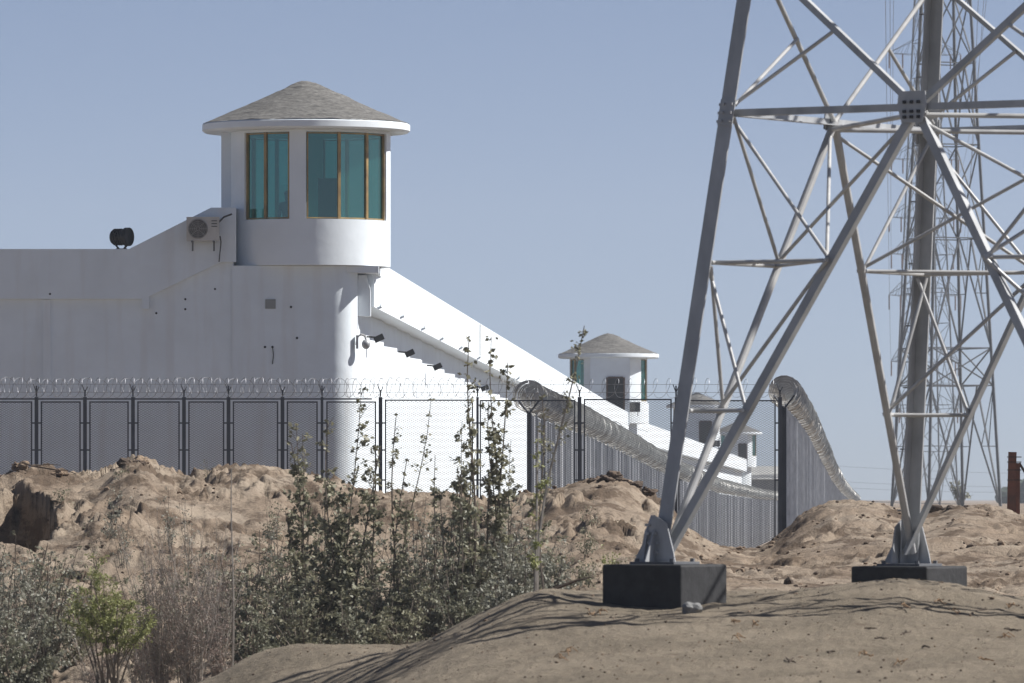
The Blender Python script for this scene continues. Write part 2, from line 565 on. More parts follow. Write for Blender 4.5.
def make_ground():
    cs = np.concatenate([[-22000, -4000, -2000, -1000, -500, -250], np.arange(-120, 1145, 2.0), [1270, 1500, 2000, 3000, 5000, 22990]])
    ds = np.concatenate([[2, 10, 20, 30, 40, 50], np.arange(56, 112, 0.28), np.arange(112, 160, 0.22), np.arange(160, 175, 1.0), [180, 200, 222, 250, 300, 360, 430, 500, 600, 750, 900, 1300, 2000, 2600]])
    PX, D = np.meshgrid(cs, ds)
    Z = ground_base(PX.ravel(), D.ravel())
    X = ((PX.ravel() - 512) / F) * D.ravel()
    X = np.where(PX.ravel() < -6000, -1800.0, np.where(PX.ravel() > 7000, 1800.0, X))
    Y = D.ravel()
    P_ = PX.ravel()
    zz = [Z[i] + relief(X[i], Y[i], P_[i]) for i in range(len(Z))]
    nc, nr = len(cs), len(ds)
    verts = np.stack([X, Y, np.array(zz)], 1)
    a = (np.arange(nr - 1)[:, None] * nc + np.arange(nc - 1)[None, :]).ravel()
    faces = np.stack([a, a + 1, a + 1 + nc, a + nc], 1)
    me = bpy.data.meshes.new('ground')
    me.from_pydata(verts.tolist(), [], faces.tolist())
    me.polygons.foreach_set('use_smooth', [True] * len(me.polygons))
    me.update()

    m = bpy.data.materials.new('sand')
    m.use_nodes = True
    t = m.node_tree
    b = t.nodes['Principled BSDF']
    b.inputs['Roughness'].default_value = 0.95
    b.inputs['Specular IOR Level'].default_value = 0.2
    tc = t.nodes.new('ShaderNodeTexCoord')

    def nz(scale, detail=6, rough=0.6, st=(1, 1, 1)):
        mp = t.nodes.new('ShaderNodeMapping')
        mp.inputs['Scale'].default_value = st
        t.links.new(tc.outputs['Object'], mp.inputs[0])
        n = t.nodes.new('ShaderNodeTexNoise')
        n.inputs['Scale'].default_value = scale
        n.inputs['Detail'].default_value = detail
        n.inputs['Roughness'].default_value = rough
        t.links.new(mp.outputs[0], n.inputs[0])
        return n

    def mix(f, a_, b_, bt='MIX'):
        x = t.nodes.new('ShaderNodeMix')
        x.data_type = 'RGBA'
        x.blend_type = bt
        for k, val in ((0, f), (6, a_), (7, b_)):
            if isinstance(val, (tuple, float)):
                x.inputs[k].default_value = val if not isinstance(val, tuple) else (*val, 1)
            else:
                t.links.new(val, x.inputs[k])
        return x.outputs[2]

    def ramp(v, lo, hi):
        r = t.nodes.new('ShaderNodeMapRange')
        r.inputs[1].default_value = lo
        r.inputs[2].default_value = hi
        t.links.new(v, r.inputs[0])
        return r.outputs[0]
    sep = t.nodes.new('ShaderNodeSeparateXYZ')
    t.links.new(tc.outputs['Object'], sep.inputs[0])
    # greyer wind-blown sand on the near hump, dug orange loess on the far mounds
    zone = ramp(sep.outputs[1], 100, 116)
    near = mix(ramp(nz(0.6).outputs[0], 0.4, 0.62), (0.200, 0.167, 0.124), (0.275, 0.230, 0.173))
    far = mix(ramp(nz(0.45).outputs[0], 0.4, 0.6), (0.262, 0.202, 0.148), (0.345, 0.282, 0.217))
    c = mix(zone, near, far)
    damp = ramp(nz(0.8, 8, 0.7, (1, 0.6, 1.6)).outputs[0], 0.50, 0.57)
    dm = t.nodes.new('ShaderNodeMath')
    dm.operation = 'MULTIPLY'
    t.links.new(damp, dm.inputs[0])
    t.links.new(zone, dm.inputs[1])
    c = mix(dm.outputs[0], c, (0.135, 0.098, 0.069))
    c = mix(ramp(nz(14, 8, 0.7).outputs[0], 0.60, 0.72), c, (0.09, 0.07, 0.052))
    c = mix(ramp(nz(40, 4, 0.7).outputs[0], 0.62, 0.75), c, (0.30, 0.255, 0.20))
    c = mix(ramp(nz(3.0, 10, 0.75, (0.5, 1, 1)).outputs[0], 0.58, 0.66), c, (0.15, 0.115, 0.085))
    t.links.new(c, b.inputs['Base Color'])
    nb = nz(5, 14, 0.72)
    bp = t.nodes.new('ShaderNodeBump')
    bp.inputs['Distance'].default_value = 0.13
    t.links.new(nb.outputs[0], bp.inputs['Height'])
    t.links.new(bp.outputs[0], b.inputs['Normal'])
    me.materials.append(m)
    o = bpy.data.objects.new('ground', me)
    col.objects.link(o)
    tag(o, kind='structure')


make_ground()

hz = MB()
hz.box((0, 1290, 33), (3700, 2680, 150))
hm_ = bpy.data.materials.new('haze')
hm_.use_nodes = True
ht = hm_.node_tree
ht.nodes.remove(ht.nodes['Principled BSDF'])
pv = ht.nodes.new('ShaderNodeVolumePrincipled')
pv.inputs['Color'].default_value = (0.86, 0.92, 1.0, 1)
pv.inputs['Density'].default_value = 0.00020
pv.inputs['Anisotropy'].default_value = 0.2
ht.links.new(pv.outputs[0], ht.nodes['Material Output'].inputs['Volume'])
tag(hz.build('haze', hm_), kind='stuff')

# ------------------------------------------------------------------ compound walls
D1 = 176.8            # front face of the upper band of the frontal wall


def wall_front():
    root = empty('compound_wall', at(60, 520, 177))
    tag(root, 'shaded white plastered wall running left from the large watchtower, its top band rising to the cab', 'wall')
    d = D1
    top = [(-2600, 249), (129, 249), (211, 207.6), (236, 207.6), (236, 262), (221, 262), (149, 296.5), (149, 309), (142, 309), (142, 299), (-2600, 299)]
    b = MB()
    b.prism([(ax(x, d), az(y, d)) for x, y in top], d, d + 0.152)
    recalc(b.build('parapet', M['plaster'], root))
    b = MB()
    low = [(-2600, 288), (140, 288), (221, 250), (233, 250), (233, 760), (-2600, 760)]
    b.prism([(ax(x, d), az(y, d)) for x, y in low], d + 0.155, d + 1.6)
    recalc(b.build('wall_body', M['plaster'], root))
    for x in (46.5, -135, -315):
        b = MB()
        b.prism([(ax(x - 3.8, d), az(299.5, d)), (ax(x + 3.8, d), az(299.5, d)), (ax(x + 3.8, d), az(760, d)), (ax(x - 3.8, d), az(760, d))], d + 0.11, d + 0.154)
        recalc(b.build('pilaster', M['plaster'], root))
    for x, y in ((50, 294), (185, 299), (185, 309), (156, 313), (215, 289)):
        b = MB()
        dd = d + 0.150 if y > 296 else d - 0.002
        b.lathe((ax(x, d), dd, az(y, d)), [(0.001, 0), (0.03, 0)], 6)
        b.v = [(ax(x, d) + (vx - ax(x, d)), dd - 0.02 * (k % 2 == 0), az(y, d) + (vy - dd)) for k, (vx, vy, vz) in enumerate(b.v)]
        recalc(b.build('wall_hole', M['black_paint'], root))
    return root


wall_front()


def wx(d, off=0.0):       # outer face line of the long wall
    return -3.55 + (358 / F) * (d - 177.5) - off


TOPZ = [(177.5, 6.02), (336, 4.51), (368, 4.30), (400, 4.06), (717, 3.64), (735, 3.55), (745, 3.3)]


def topz(d):
    return float(np.interp(d, [p[0] for p in TOPZ], [p[1] for p in TOPZ]))


def wall_side():
    root = empty('compound_wall', (wx(300), 300, -3))
    tag(root, 'long sunlit white compound wall running from the large watchtower back past the far ones', 'wall')
    ds = [178.3, 200, 230, 270, 336, 368, 400, 470, 560, 650, 717, 728, 736, 741]

    def sweep(name, zt, zb, off, th, m, dl=ds):
        b = MB()
        k = len(dl)
        for d in dl:
            c = 0.0
            if d > 717:
                c = (d - 717) ** 2 * 0.006
            x = wx(d, off) - c
            t, bo = (zt(d), zb(d))
            b.v += [(x, d, t), (x, d, bo), (x - th, d, bo), (x - th, d, t)]
        for i in range(k - 1):
            for j in range(4):
                a = i * 4 + j
                c2 = i * 4 + (j + 1) % 4
                b.f.append((a, c2, c2 + 4, a + 4))
        b.f += [(0, 1, 2, 3), tuple((k - 1) * 4 + j for j in (3, 2, 1, 0))]
        return recalc(b.build(name, m, root))
    sweep('parapet', topz, lambda d: topz(d) - 1.22, 0, 0.25, M['plaster_clean'])
    sweep('walkway_slab', lambda d: topz(d) - 1.06, lambda d: topz(d) - 1.21, 0.252, 2.2, M['plaster_clean'])
    # lower wall stepped in plan, a shape added to make the walkway shadow jagged
    b = MB()
    d = 178.6
    while d < 735:
        e = d + 5.4
        oa, ob = 0.62, 0.53
        xa, xb = wx(d, oa), wx(e, ob)
        if e > 722:
            xa -= max(0, d - 717) ** 2 * 0.006
            xb -= max(0, e - 717) ** 2 * 0.006
        za, zb2 = topz(d) - 1.214, topz(e) - 1.214
        b.add([(xa, d, za), (xb, e, zb2), (xb - .5, e, zb2), (xa - .5, d, za),
               (xa, d, -9), (xb, e, -9), (xb - .5, e, -9), (xa - .5, d, -9)],
              [(0, 1, 2, 3), (7, 6, 5, 4), (0, 4, 5, 1), (1, 5, 6, 2), (2, 6, 7, 3), (3, 7, 4, 0)])
        d = e
    recalc(b.build('wall_body', M['plaster_clean'], root))
    # end cross wall beyond the corner
    b = MB()
    b.box((wx(741) - 14, 742, -2.9), (26, 0.5, 12.2))
    b.build('return_wall', M['plaster'], root)
    # rain spouts
    for px, py in ((381, 306.5), (403.5, 316), (424.6, 327.7), (443, 338), (462, 347), (480, 357), (505.6, 371), (519, 377.5), (534, 386), (548, 394)):
        dd = 88393 / (870 - px)
        b = MB()
        b.box((wx(dd) + 0.012, dd, az(py, dd)), (0.026, 2.8 + (dd - 180) * 0.02, 0.045))
        b.build('drip_ledge', M['plaster_clean'], root)
    # raised parapet at the second tower
    b = MB()
    b.add([(wx(368) + .02, 368, az(402, 368)), (wx(399) + .02, 399, az(403.5, 399)), (wx(399) + .02, 399, 3.6), (wx(368) + .02, 368, 3.6),
           (wx(368) - .3, 368, az(402, 368)), (wx(399) - .3, 399, az(403.5, 399)), (wx(399) - .3, 399, 3.6), (wx(368) - .3, 368, 3.6)],
          [(0, 1, 2, 3), (7, 6, 5, 4), (0, 4, 5, 1), (1, 5, 6, 2), (2, 6, 7, 3), (3, 7, 4, 0)])
    recalc(b.build('raised_parapet', M['plaster_clean'], root))
    # expansion joint strip
    b = MB()
    dd = 88393 / (870 - 480)
    b.box((wx(dd) + 0.004, dd, topz(dd) - 0.55), (0.02, 0.45, 1.05))
    b.build('expansion_joint', M['grey_block'], root)
    return root


wall_side()


# ------------------------------------------------------------------ watchtowers
def tower(c, zeave, label, windows, doors=(), vest=None, shaft=None, zshaft=-8, group='watchtowers on the compound wall', Rr=2.65, rshift=0.0):
    """c = (x, y) of the axis, zeave = underside of the eave slab"""
    cx, cy = c
    Rc = 2.04
    root = empty('watchtower', (cx, cy, zshaft))
    tag(root, label, 'watchtower', group)
    zs = zeave - 2.26        # window sill
    zl = zeave - 0.06        # window head
    zb = zeave - 3.42        # bottom of the cab
    # cab: ring below, ring above, piers between the openings
    ops = sorted(list(windows), key=lambda q: q[0])
    b = MB()
    th = 0.18
    b.lathe((cx, cy, 0), [(Rc, zb), (Rc, zs), (Rc - th, zs), (Rc - th, zb), (Rc, zb)], 96)
    b.lathe((cx, cy, 0), [(Rc, zl), (Rc, zeave), (Rc - th, zeave), (Rc - th, zl), (Rc, zl)], 96)
    k = len(ops)
    for i in range(k):
        a0 = ops[i][1]
        a1 = ops[(i + 1) % k][0] + (360 if i == k - 1 else 0)
        if a1 - a0 > 0.5:
            b.lathe((cx, cy, 0), [(Rc, zs), (Rc, zl), (Rc - th, zl), (Rc - th, zs)], max(2, int((a1 - a0) / 4)), a0, a1)
    recalc(b.build('cab_wall', M['plaster_clean'], root, smooth=True)).data.set_sharp_from_angle(angle=R(28))
    b = MB()
    b.lathe((cx, cy, 0), [(0.0, zb - 0.004), (Rc - 0.03, zb - 0.004), (Rc - 0.03, zb + 0.16), (0.0, zb + 0.16)], 48)
    recalc(b.build('cab_floor', M['plaster_clean'], root))
    # windows
    for (a0, a1, n) in ops:
        fr = MB()
        rg = Rc - 0.09
        da = (a1 - a0) / n
        for j in range(n + 1):
            t = R(a0 + da * j)
            wdt = 0.075 if 0 < j < n else 0.035
            tt = t + (R(1.0) if j == 0 else (-R(1.0) if j == n else 0))
            p = Vector((cx + rg * math.sin(tt), cy - rg * math.cos(tt), 0))
            fr.box((p.x, p.y, (zs + zl) / 2), (wdt, 0.09, zl - zs - 0.01), Matrix.Rotation(tt, 3, 'Z'))
        for j in range(n):
            p0 = Vector((cx + rg * math.sin(R(a0 + da * j)), cy - rg * math.cos(R(a0 + da * j)), 0))
            p1 = Vector((cx + rg * math.sin(R(a0 + da * (j + 1))), cy - rg * math.cos(R(a0 + da * (j + 1))), 0))
            for z in (zs + 0.03, zl - 0.03):
                fr.bar((p0.x, p0.y, z), (p1.x, p1.y, z), 0.06, 0.03)
        w_ = fr.build('window', M['bronze'], root)
        for j in range(n):
            r2 = rg
            p0 = Vector((cx + r2 * math.sin(R(a0 + da * j)), cy - r2 * math.cos(R(a0 + da * j)), 0))
            p1 = Vector((cx + r2 * math.sin(R(a0 + da * (j + 1))), cy - r2 * math.cos(R(a0 + da * (j + 1))), 0))
            g = MB()
            g.add([(p0.x, p0.y, zs + .02), (p1.x, p1.y, zs + .02), (p1.x, p1.y, zl - .02), (p0.x, p0.y, zl - .02)], [(0, 1, 2, 3)])
            g.build('pane', M['teal_glass'], w_)
    # roof: eave slab and cone of felt tiles
    b = MB()
    b.lathe((cx + rshift, cy, 0), [(0.0, zeave + 0.002), (Rr - 0.06, zeave + 0.002), (Rr, zeave + 0.05), (Rr, zeave + 0.20), (Rr - 0.05, zeave + 0.24), (0.0, zeave + 0.24)], 64)
    eave = recalc(b.build('eave_slab', M['plaster_clean'], root, smooth=True))
    eave.data.set_sharp_from_angle(angle=R(28))
    b = MB()
    prof = [(Rr - 0.02, 0.0)]
    for q in range(1, 15):
        f = q / 14
        prof.append(((Rr - 0.02) * (1 - f) + 0.24 * f, 1.05 * (f ** 1.05)))
    prof += [(0.12, 1.085), (0.0, 1.09)]
    b.lathe((cx + rshift, cy, zeave + 0.235), prof, 72)
    for i, p in enumerate(b.v):
        q = Vector(p)
        dz = 0.030 * noise.noise(q * 2.6) + 0.022 * noise.noise(q * 9)
        b.v[i] = (p[0], p[1], p[2] + dz)
    b.build('roof', M['shingle'], root, smooth=True)
    # doors (dark openings in a vestibule that faces one way)
    if vest:
        x0, x1, y0, y1, z0, z1 = vest
        b = MB()
        b.box(((x0 + x1) / 2, (y0 + y1) / 2, (z0 + z1) / 2), (x1 - x0, y1 - y0, z1 - z0))
        b.build('entry_block', M['plaster_clean'], root)
    for (x0, x1, y, z0, z1) in doors:
        b = MB()
        b.box(((x0 + x1) / 2, y - 0.02, (z0 + z1) / 2), (x1 - x0, 0.05, z1 - z0))
        dr = b.build('door', M['black_paint'], root)
        f = MB()
        for x in (x0, x1):
            f.box((x, y - 0.03, (z0 + z1) / 2), (0.09, 0.09, z1 - z0 + .06))
        f.box(((x0 + x1) / 2, y - 0.03, z1 + 0.03), (x1 - x0 - .1, 0.09, 0.08))
        f.build('door_frame', M['wood'], dr)
    if shaft:
        shaft(root, zb)
    else:
        b = MB()
        b.lathe((cx, cy, 0), [(1.5, zshaft), (1.5, zb - 0.01)], 40)
        b.build('shaft', M['plaster'], root, smooth=True)
    return root, zs, zl, zb


# --- the large near tower
T1 = (ax(310.5, 178.5), 178.5)
Z1 = az(133.2, 178.5)


def shaft1(root, zb):
    d = 176.915
    x0, x1 = ax(232, d), ax(357, d)
    r = 0.62
    zt = zb - 0.01
    poly = [(x0, d + 0.0), (x1 - r, d)]
    for i in range(1, 11):
        t = R(90 * i / 10)
        poly.append((x1 - r + r * math.sin(t), d + r - r * math.cos(t)))
    poly += [(x1, d + 3.6), (x0, d + 3.6)]
    b = MB()
    n = len(poly)
    b.add([(x, y, -7) for x, y in poly] + [(x, y, zt) for x, y in poly],
          [tuple(range(n))[::-1], tuple(range(n, 2 * n))] + [(i, (i + 1) % n, (i + 1) % n + n, i + n) for i in range(n)])
    recalc(b.build('shaft', M['plaster'], root, smooth=True)).data.set_sharp_from_angle(angle=R(28))
    # landing slab under the cab
    b = MB()
    b.box(((ax(318, d) + ax(378.6, d)) / 2, d + 1.9, zb - 0.10), (ax(378.6, d) - ax(318, d), 3.6, 0.17))
    b.build('landing_slab', M['plaster_clean'], root)
    # end of the walkway bracket
    b = MB()
    dd = 177.6
    poly = [(354, 275), (366, 275), (370.5, 290), (370.5, 316), (354, 316)]
    b.prism([(ax(x, dd), az(y, dd)) for x, y in poly], dd, dd + 0.65)
    recalc(b.build('bracket', M['plaster_clean'], root))
    # patch, holes and conduit on the shaft
    b = MB()
    b.box((ax(270.5, d), d - 0.012, az(304, d)), (0.26, 0.02, 0.24))
    b.build('patch', M['grey_block'], root)
    for x, y in ((265, 347), (272.5, 347), (297, 338), (291, 307)):
        b = MB()
        b.tube([(ax(x, d), d - 0.012, az(y, d)), (ax(x, d), d + 0.01, az(y, d))], 0.032, 8)
        b.build('wall_hole', M['black_paint'], root)
    b = MB()
    b.tube([(ax(272.5, d), d - 0.02, az(347, d)), (ax(273.5, d), d - 0.02, az(355, d)), (ax(272.5, d), d - 0.02, az(364, d))], 0.012, 5)
    b.build('loose_wire', M['black_paint'], root)


t1, zs1, zl1, zb1 = tower(T1, Z1, 'large white watchtower nearest the camera with teal windows at the wall corner',
      [(-53.5, -13.5, 2), (-1.5, 72.5, 3), (95, 172, 4), (186, 252, 3)],
      vest=(ax(222.5, 179), ax(236, 179), 178.2, 180.0, az(209, 179), Z1 + 0.02), shaft=shaft1, zshaft=-7, rshift=-0.11)
# cab base skirt that joins the wall at the left
b = MB()
b.box(((ax(226, 177) + ax(235.6, 177)) / 2, 177.85, (az(261, 177) + az(207.8, 177)) / 2), (ax(235.6, 177) - ax(226, 177), 1.52, az(207.8, 177) - az(261, 177)))
b.build('cab_buttress', M['plaster_clean'], t1)

# furniture in the cab (seen through the glass)
ck = empty('cabinet', (ax(328, 178.6), 178.6, zb1 + 0.16))
tag(ck, 'dark wooden cabinet seen through the right teal window of the large watchtower', 'cabinet')
b = MB()
b.box((ax(328, 178.6), 178.6, zb1 + 0.165 + 1.05), (0.5, 0.5, 2.1))
b.build('carcass', M['wood'], ck)
b = MB()
b.box((ax(328, 178.6) - 0.115, 178.335, zb1 + 1.2), (0.21, 0.025, 1.9))
b.box((ax(328, 178.6) + 0.115, 178.335, zb1 + 1.2), (0.21, 0.025, 1.9))
b.build('cabinet_door', M['wood'], ck)


def person(x, y, z):
    root = empty('person', (x, y, z))
    tag(root, 'person in dark clothes standing behind the left teal window of the large watchtower', 'person')
    P = {'pel': (0, 0, .95), 'ch': (0, 0, 1.3), 'nk': (0, 0, 1.48), 'hd': (0, -.01, 1.58), 'tp': (0, 0, 1.74),
         'ls': (-.19, 0, 1.42), 'le': (-.25, .02, 1.14), 'lw': (-.24, -.08, .9), 'lh': (-.23, -.12, .82),
         'rs': (.19, 0, 1.42), 're': (.25, .02, 1.14), 'rw': (.24, -.08, .9), 'rh': (.23, -.12, .82),
         'lp': (-.10, 0, .9), 'lk': (-.11, -.02, .5), 'la': (-.11, .02, .09), 'lt': (-.11, -.16, .04),
         'rp': (.10, 0, .9), 'rk': (.11, -.02, .5), 'ra': (.11, .02, .09), 'rt': (.11, -.16, .04)}
    rad = {'pel': .15, 'ch': .16, 'nk': .06, 'hd': .095, 'tp': .085, 'ls': .07, 'le': .048, 'lw': .032, 'lh': .035, 'rs': .07, 're': .048, 'rw': .032, 'rh': .035,
           'lp': .10, 'lk': .065, 'la': .045, 'lt': .035, 'rp': .10, 'rk': .065, 'ra': .045, 'rt': .035}
    E_ = [('pel', 'ch'), ('ch', 'nk'), ('nk', 'hd'), ('hd', 'tp'), ('ch', 'ls'), ('ls', 'le'), ('le', 'lw'), ('lw', 'lh'), ('ch', 'rs'), ('rs', 're'), ('re', 'rw'), ('rw', 'rh'),
          ('pel', 'lp'), ('lp', 'lk'), ('lk', 'la'), ('la', 'lt'), ('pel', 'rp'), ('rp', 'rk'), ('rk', 'ra'), ('ra', 'rt')]
    ks = list(P)
    me = bpy.data.meshes.new('body')
    me.from_pydata([P[k] for k in ks], [(ks.index(a), ks.index(b_)) for a, b_ in E_], [])
    o = bpy.data.objects.new('body', me)
    col.objects.link(o)
    sk = o.modifiers.new('skin', 'SKIN')
    for i, k in enumerate(ks):
        sv = me.skin_vertices[0].data[i]
        sv.radius = (rad[k], rad[k])
        sv.use_root = (k == 'pel')
    o.modifiers.new('sub', 'SUBSURF').levels = 2
    me.materials.append(M['cloth'])
    o.parent = root
    root.rotation_euler = (0, 0, R(-20))
    b = MB()
    b.lathe((0, 0, 0), [(0.0, 1.78), (0.06, 1.77), (0.10, 1.71), (0.105, 1.66), (0.0, 1.66)], 16)
    h = MB()
    h.v, h.f = b.v, b.f
    hm = bpy.data.meshes.new('hair')
    hm.from_pydata(h.v, [], h.f)
    hm.materials.append(M['black_paint'])
    ho = bpy.data.objects.new('hair', hm)
    col.objects.link(ho)
    ho.parent = root
    return root


person(ax(288, 177.9), 177.9, zb1 + 0.16)

# --- far towers
d2 = 368
T2 = (ax(608.5, d2), d2)
Z2 = az(358.5, d2)
tower(T2, Z2, 'white watchtower second from the camera with an open dark door, above the sloping wall',
      [(-88, -40, 2), (56, 92, 1), (120, 160, 2), (200, 250, 2)],
      doors=[(ax(607, 365.6), ax(624, 365.6), 365.6, az(411, 365.6), az(378, 365.6))],
      vest=(ax(590, 366), ax(629.6, 366), 365.6, 367.6, az(425, 366), Z2 - 0.003), zshaft=-9)
d3 = 600
T3 = (ax(697, d3), d3)
Z3 = az(408, d3)
tower(T3, Z3, 'small distant watchtower third along the wall, partly behind the lattice leg',
      [(-88, -40, 2), (70, 100, 1), (120, 160, 2), (200, 250, 2)],
      doors=[(ax(699.5, 597.6), ax(711.5, 597.6), 597.6, az(443, 597.6), az(421.5, 597.6))],
      vest=(ax(684, 597), ax(715, 597), 597.6, 599.6, az(450, 598), Z3 - 0.003), zshaft=-9)
d4 = 735
T4 = (ax(737, d4), d4)
Z4 = az(434.5, d4)
tower(T4, Z4, 'smallest and farthest watchtower at the far corner of the wall',
      [(-88, -40, 2), (50, 85, 1), (120, 160, 2), (200, 250, 2)],
      doors=[(ax(738.5, 732.6), ax(746.5, 732.6), 732.6, az(461, 732.6), az(444, 732.6))],
      vest=(ax(727, 732), ax(748, 732), 732.6, 734.6, az(468, 732), Z4 - 0.003), zshaft=-9)


# ------------------------------------------------------------------ air conditioners, searchlight, cameras
def ac_unit(c, label, s=1.0, wmat='ac_white'):
    x, y, z = c
    root = empty('air_conditioner', (x, y, z - 0.3 * s))
    tag(root, label, 'air conditioner', 'outdoor air conditioning units on the walls')
    b = MB()
    b.box((x, y, z), (0.82 * s, 0.30, 0.60 * s))
    b.build('casing', M[wmat], root)
    b = MB()
    fx = x - 0.12 * s
    b.lathe((0, 0, 0), [(0.0, 0.0), (0.245 * s, 0.0), (0.245 * s, 0.02), (0.0, 0.02)], 28)
    b.v = [(fx + p[0], y - 0.151 - p[2], z + p[1]) for p in b.v]
    g = recalc(b.build('fan', M['ac_dark'], root))
    b = MB()
    for k in range(5):
        r = (0.05 + 0.045 * k) * s
        pts = [(fx + r * math.cos(R(t)), y - 0.178, z + r * math.sin(R(t))) for t in range(0, 361, 20)]
        b.tube(pts, 0.005 * s, 4, cap=False)
    for k in range(8):
        t = R(45 * k)
        b.tube([(fx + .03 * math.cos(t), y - 0.18, z + .03 * math.sin(t)), (fx + .24 * s * math.cos(t), y - 0.18, z + .24 * s * math.sin(t))], 0.005 * s, 4)
    b.build('fan_guard', M['ac_white'], g)
    b = MB()
    for k in range(3):
        b.box((x + 0.29 * s, y - 0.155, z + (0.2 - k * 0.07) * s), (0.14 * s, 0.015, 0.02))
    b.build('vent_panel', M['ac_dark'], root)
    for sx in (-0.27, 0.27):
        b = MB()
        b.box((x + sx * s, y + 0.03, z - 0.32 * s), (0.04, 0.42, 0.04))
        b.box((x + sx * s, y + 0.19, z - 0.44 * s), (0.04, 0.04, 0.22))
        b.build('wall_bracket', M['galv_old'], root)
    return root


ac_unit((ax(203, 176.5), 176.5, az(229, 176.5)), 'beige air conditioner on the shaded wall band left of the large watchtower cab')
ac_unit((ax(633.5, 366), 366, az(407, 366)), 'air conditioner beside the door of the second watchtower', 0.85, 'ac_dark')
ac_unit((ax(716, 597), 597, az(443.5, 597)), 'tiny air conditioner beside the third watchtower', 0.85, 'ac_dark')

# pipe from the near unit
b = MB()
b.tube([at(219, 222, 176.6), at(224, 217, 176.6), at(232, 214, 176.6)], 0.025, 6)
b.tube([at(220, 236, 176.7), at(221, 242, 176.7), at(219, 262, 176.7)], 0.015, 6)
tag(b.build('refrigerant_pipe', M['ac_dark']), 'thin dark pipe from the beige air conditioner into the large watchtower', 'pipe')


def searchlight():
    c = at(121, 237, 176.95)
    root = empty('searchlight', at(121, 249, 176.95))
    tag(root, 'black drum searchlight on a forked stand on top of the shaded wall', 'searchlight')
    m = Matrix.Rotation(R(-28), 3, 'Z') @ Matrix.Rotation(R(90), 3, 'Y')
    b = MB()
    b.lathe((0, 0, 0), [(0.0, -0.24), (0.17, -0.24), (0.19, -0.21), (0.20, 0.10), (0.235, 0.14), (0.235, 0.25), (0.215, 0.26), (0.20, 0.22), (0.0, 0.20)], 28)
    b.v = [tuple(m @ Vector(p) + c) for p in b.v]
    recalc(b.build('drum', M['black_paint'], root, smooth=False))
    b = MB()
    for k in range(4):
        a = MB()
        a.lathe((0, 0, 0), [(0.19, -0.18 + k * 0.06), (0.215, -0.175 + k * 0.06), (0.215, -0.16 + k * 0.06), (0.19, -0.155 + k * 0.06)], 24)
        b.add([tuple(m @ Vector(p) + c) for p in a.v], a.f)
    b.build('cooling_fins', M['black_paint'], root)
    b = MB()
    b.tube([at(114.5, 239, 176.95), at(116, 245, 176.95), at(119, 249, 176.95)], 0.03, 6)
    b.tube([at(128.5, 239, 176.95), at(127, 245, 176.95), at(124, 249, 176.95)], 0.03, 6)
    b.box(at(121.5, 249.3, 176.95), (0.28, 0.16, 0.04))
    b.build('yoke', M['black_paint'], root)


searchlight()


def cam_box(c, label, m='black_paint', rz=0, s=1.0):
    root = empty('floodlight', c)
    tag(root, label, 'floodlight', 'black floodlights under the sunlit walkway')
    mm = Matrix.Rotation(R(rz), 3, 'Z') @ Matrix.Rotation(R(-25), 3, 'Y')
    b = MB()
    b.box(Vector(c) + Vector((0.10, 0, -0.02)), (0.22 * s, 0.20 * s, 0.13 * s), mm)
    b.build('lamp_head', M[m], root)
    b = MB()
    b.tube([Vector(c) + Vector((-0.22, 0, 0.02)), Vector(c) + Vector((0.05, 0, 0.0))], 0.025, 6)
    b.build('arm', M[m], root)


for i, (px, py) in enumerate(((390, 337.5), (420, 352.5), (447, 366), (493, 387.5))):
    dd = 88393 / (870 - px) - 1
    o = cam_box((wx(dd, 0.32), dd, az(py, dd)), ['black floodlight nearest the large watchtower under the sunlit walkway', 'second black floodlight from the large watchtower under the walkway',
                 'third black floodlight from the large watchtower under the walkway', 'farthest black floodlight under the walkway, behind the tall saplings'][i], s=1.2)

# white dome camera on the shaft
root = empty('security_camera', at(357, 340, 177.3))
tag(root, 'white dome security camera on a curved arm at the edge of the large watchtower shaft', 'security camera')
b = MB()
b.tube([at(356.5, 345, 177.2), at(357.5, 337, 177.2), at(361, 334.5, 177.2), at(365, 336, 177.2), at(366, 340, 177.2)], 0.03, 8)
b.box(at(357.2, 342, 177.2), (0.06, 0.16, 0.34))
b.build('arm', M['galv_light'], root)
b = MB()
cc = at(366, 344.5, 177.2)
b.lathe(cc, [(0.0, 0.13), (0.07, 0.11), (0.11, 0.04), (0.11, 0.0), (0.095, -0.06), (0.05, -0.11), (0.0, -0.12)], 20)
recalc(b.build('dome', M['galv'], root, smooth=True))


# ------------------------------------------------------------------ frontal chain-link fence
FD = 163.0
FTOP = az(399, FD)


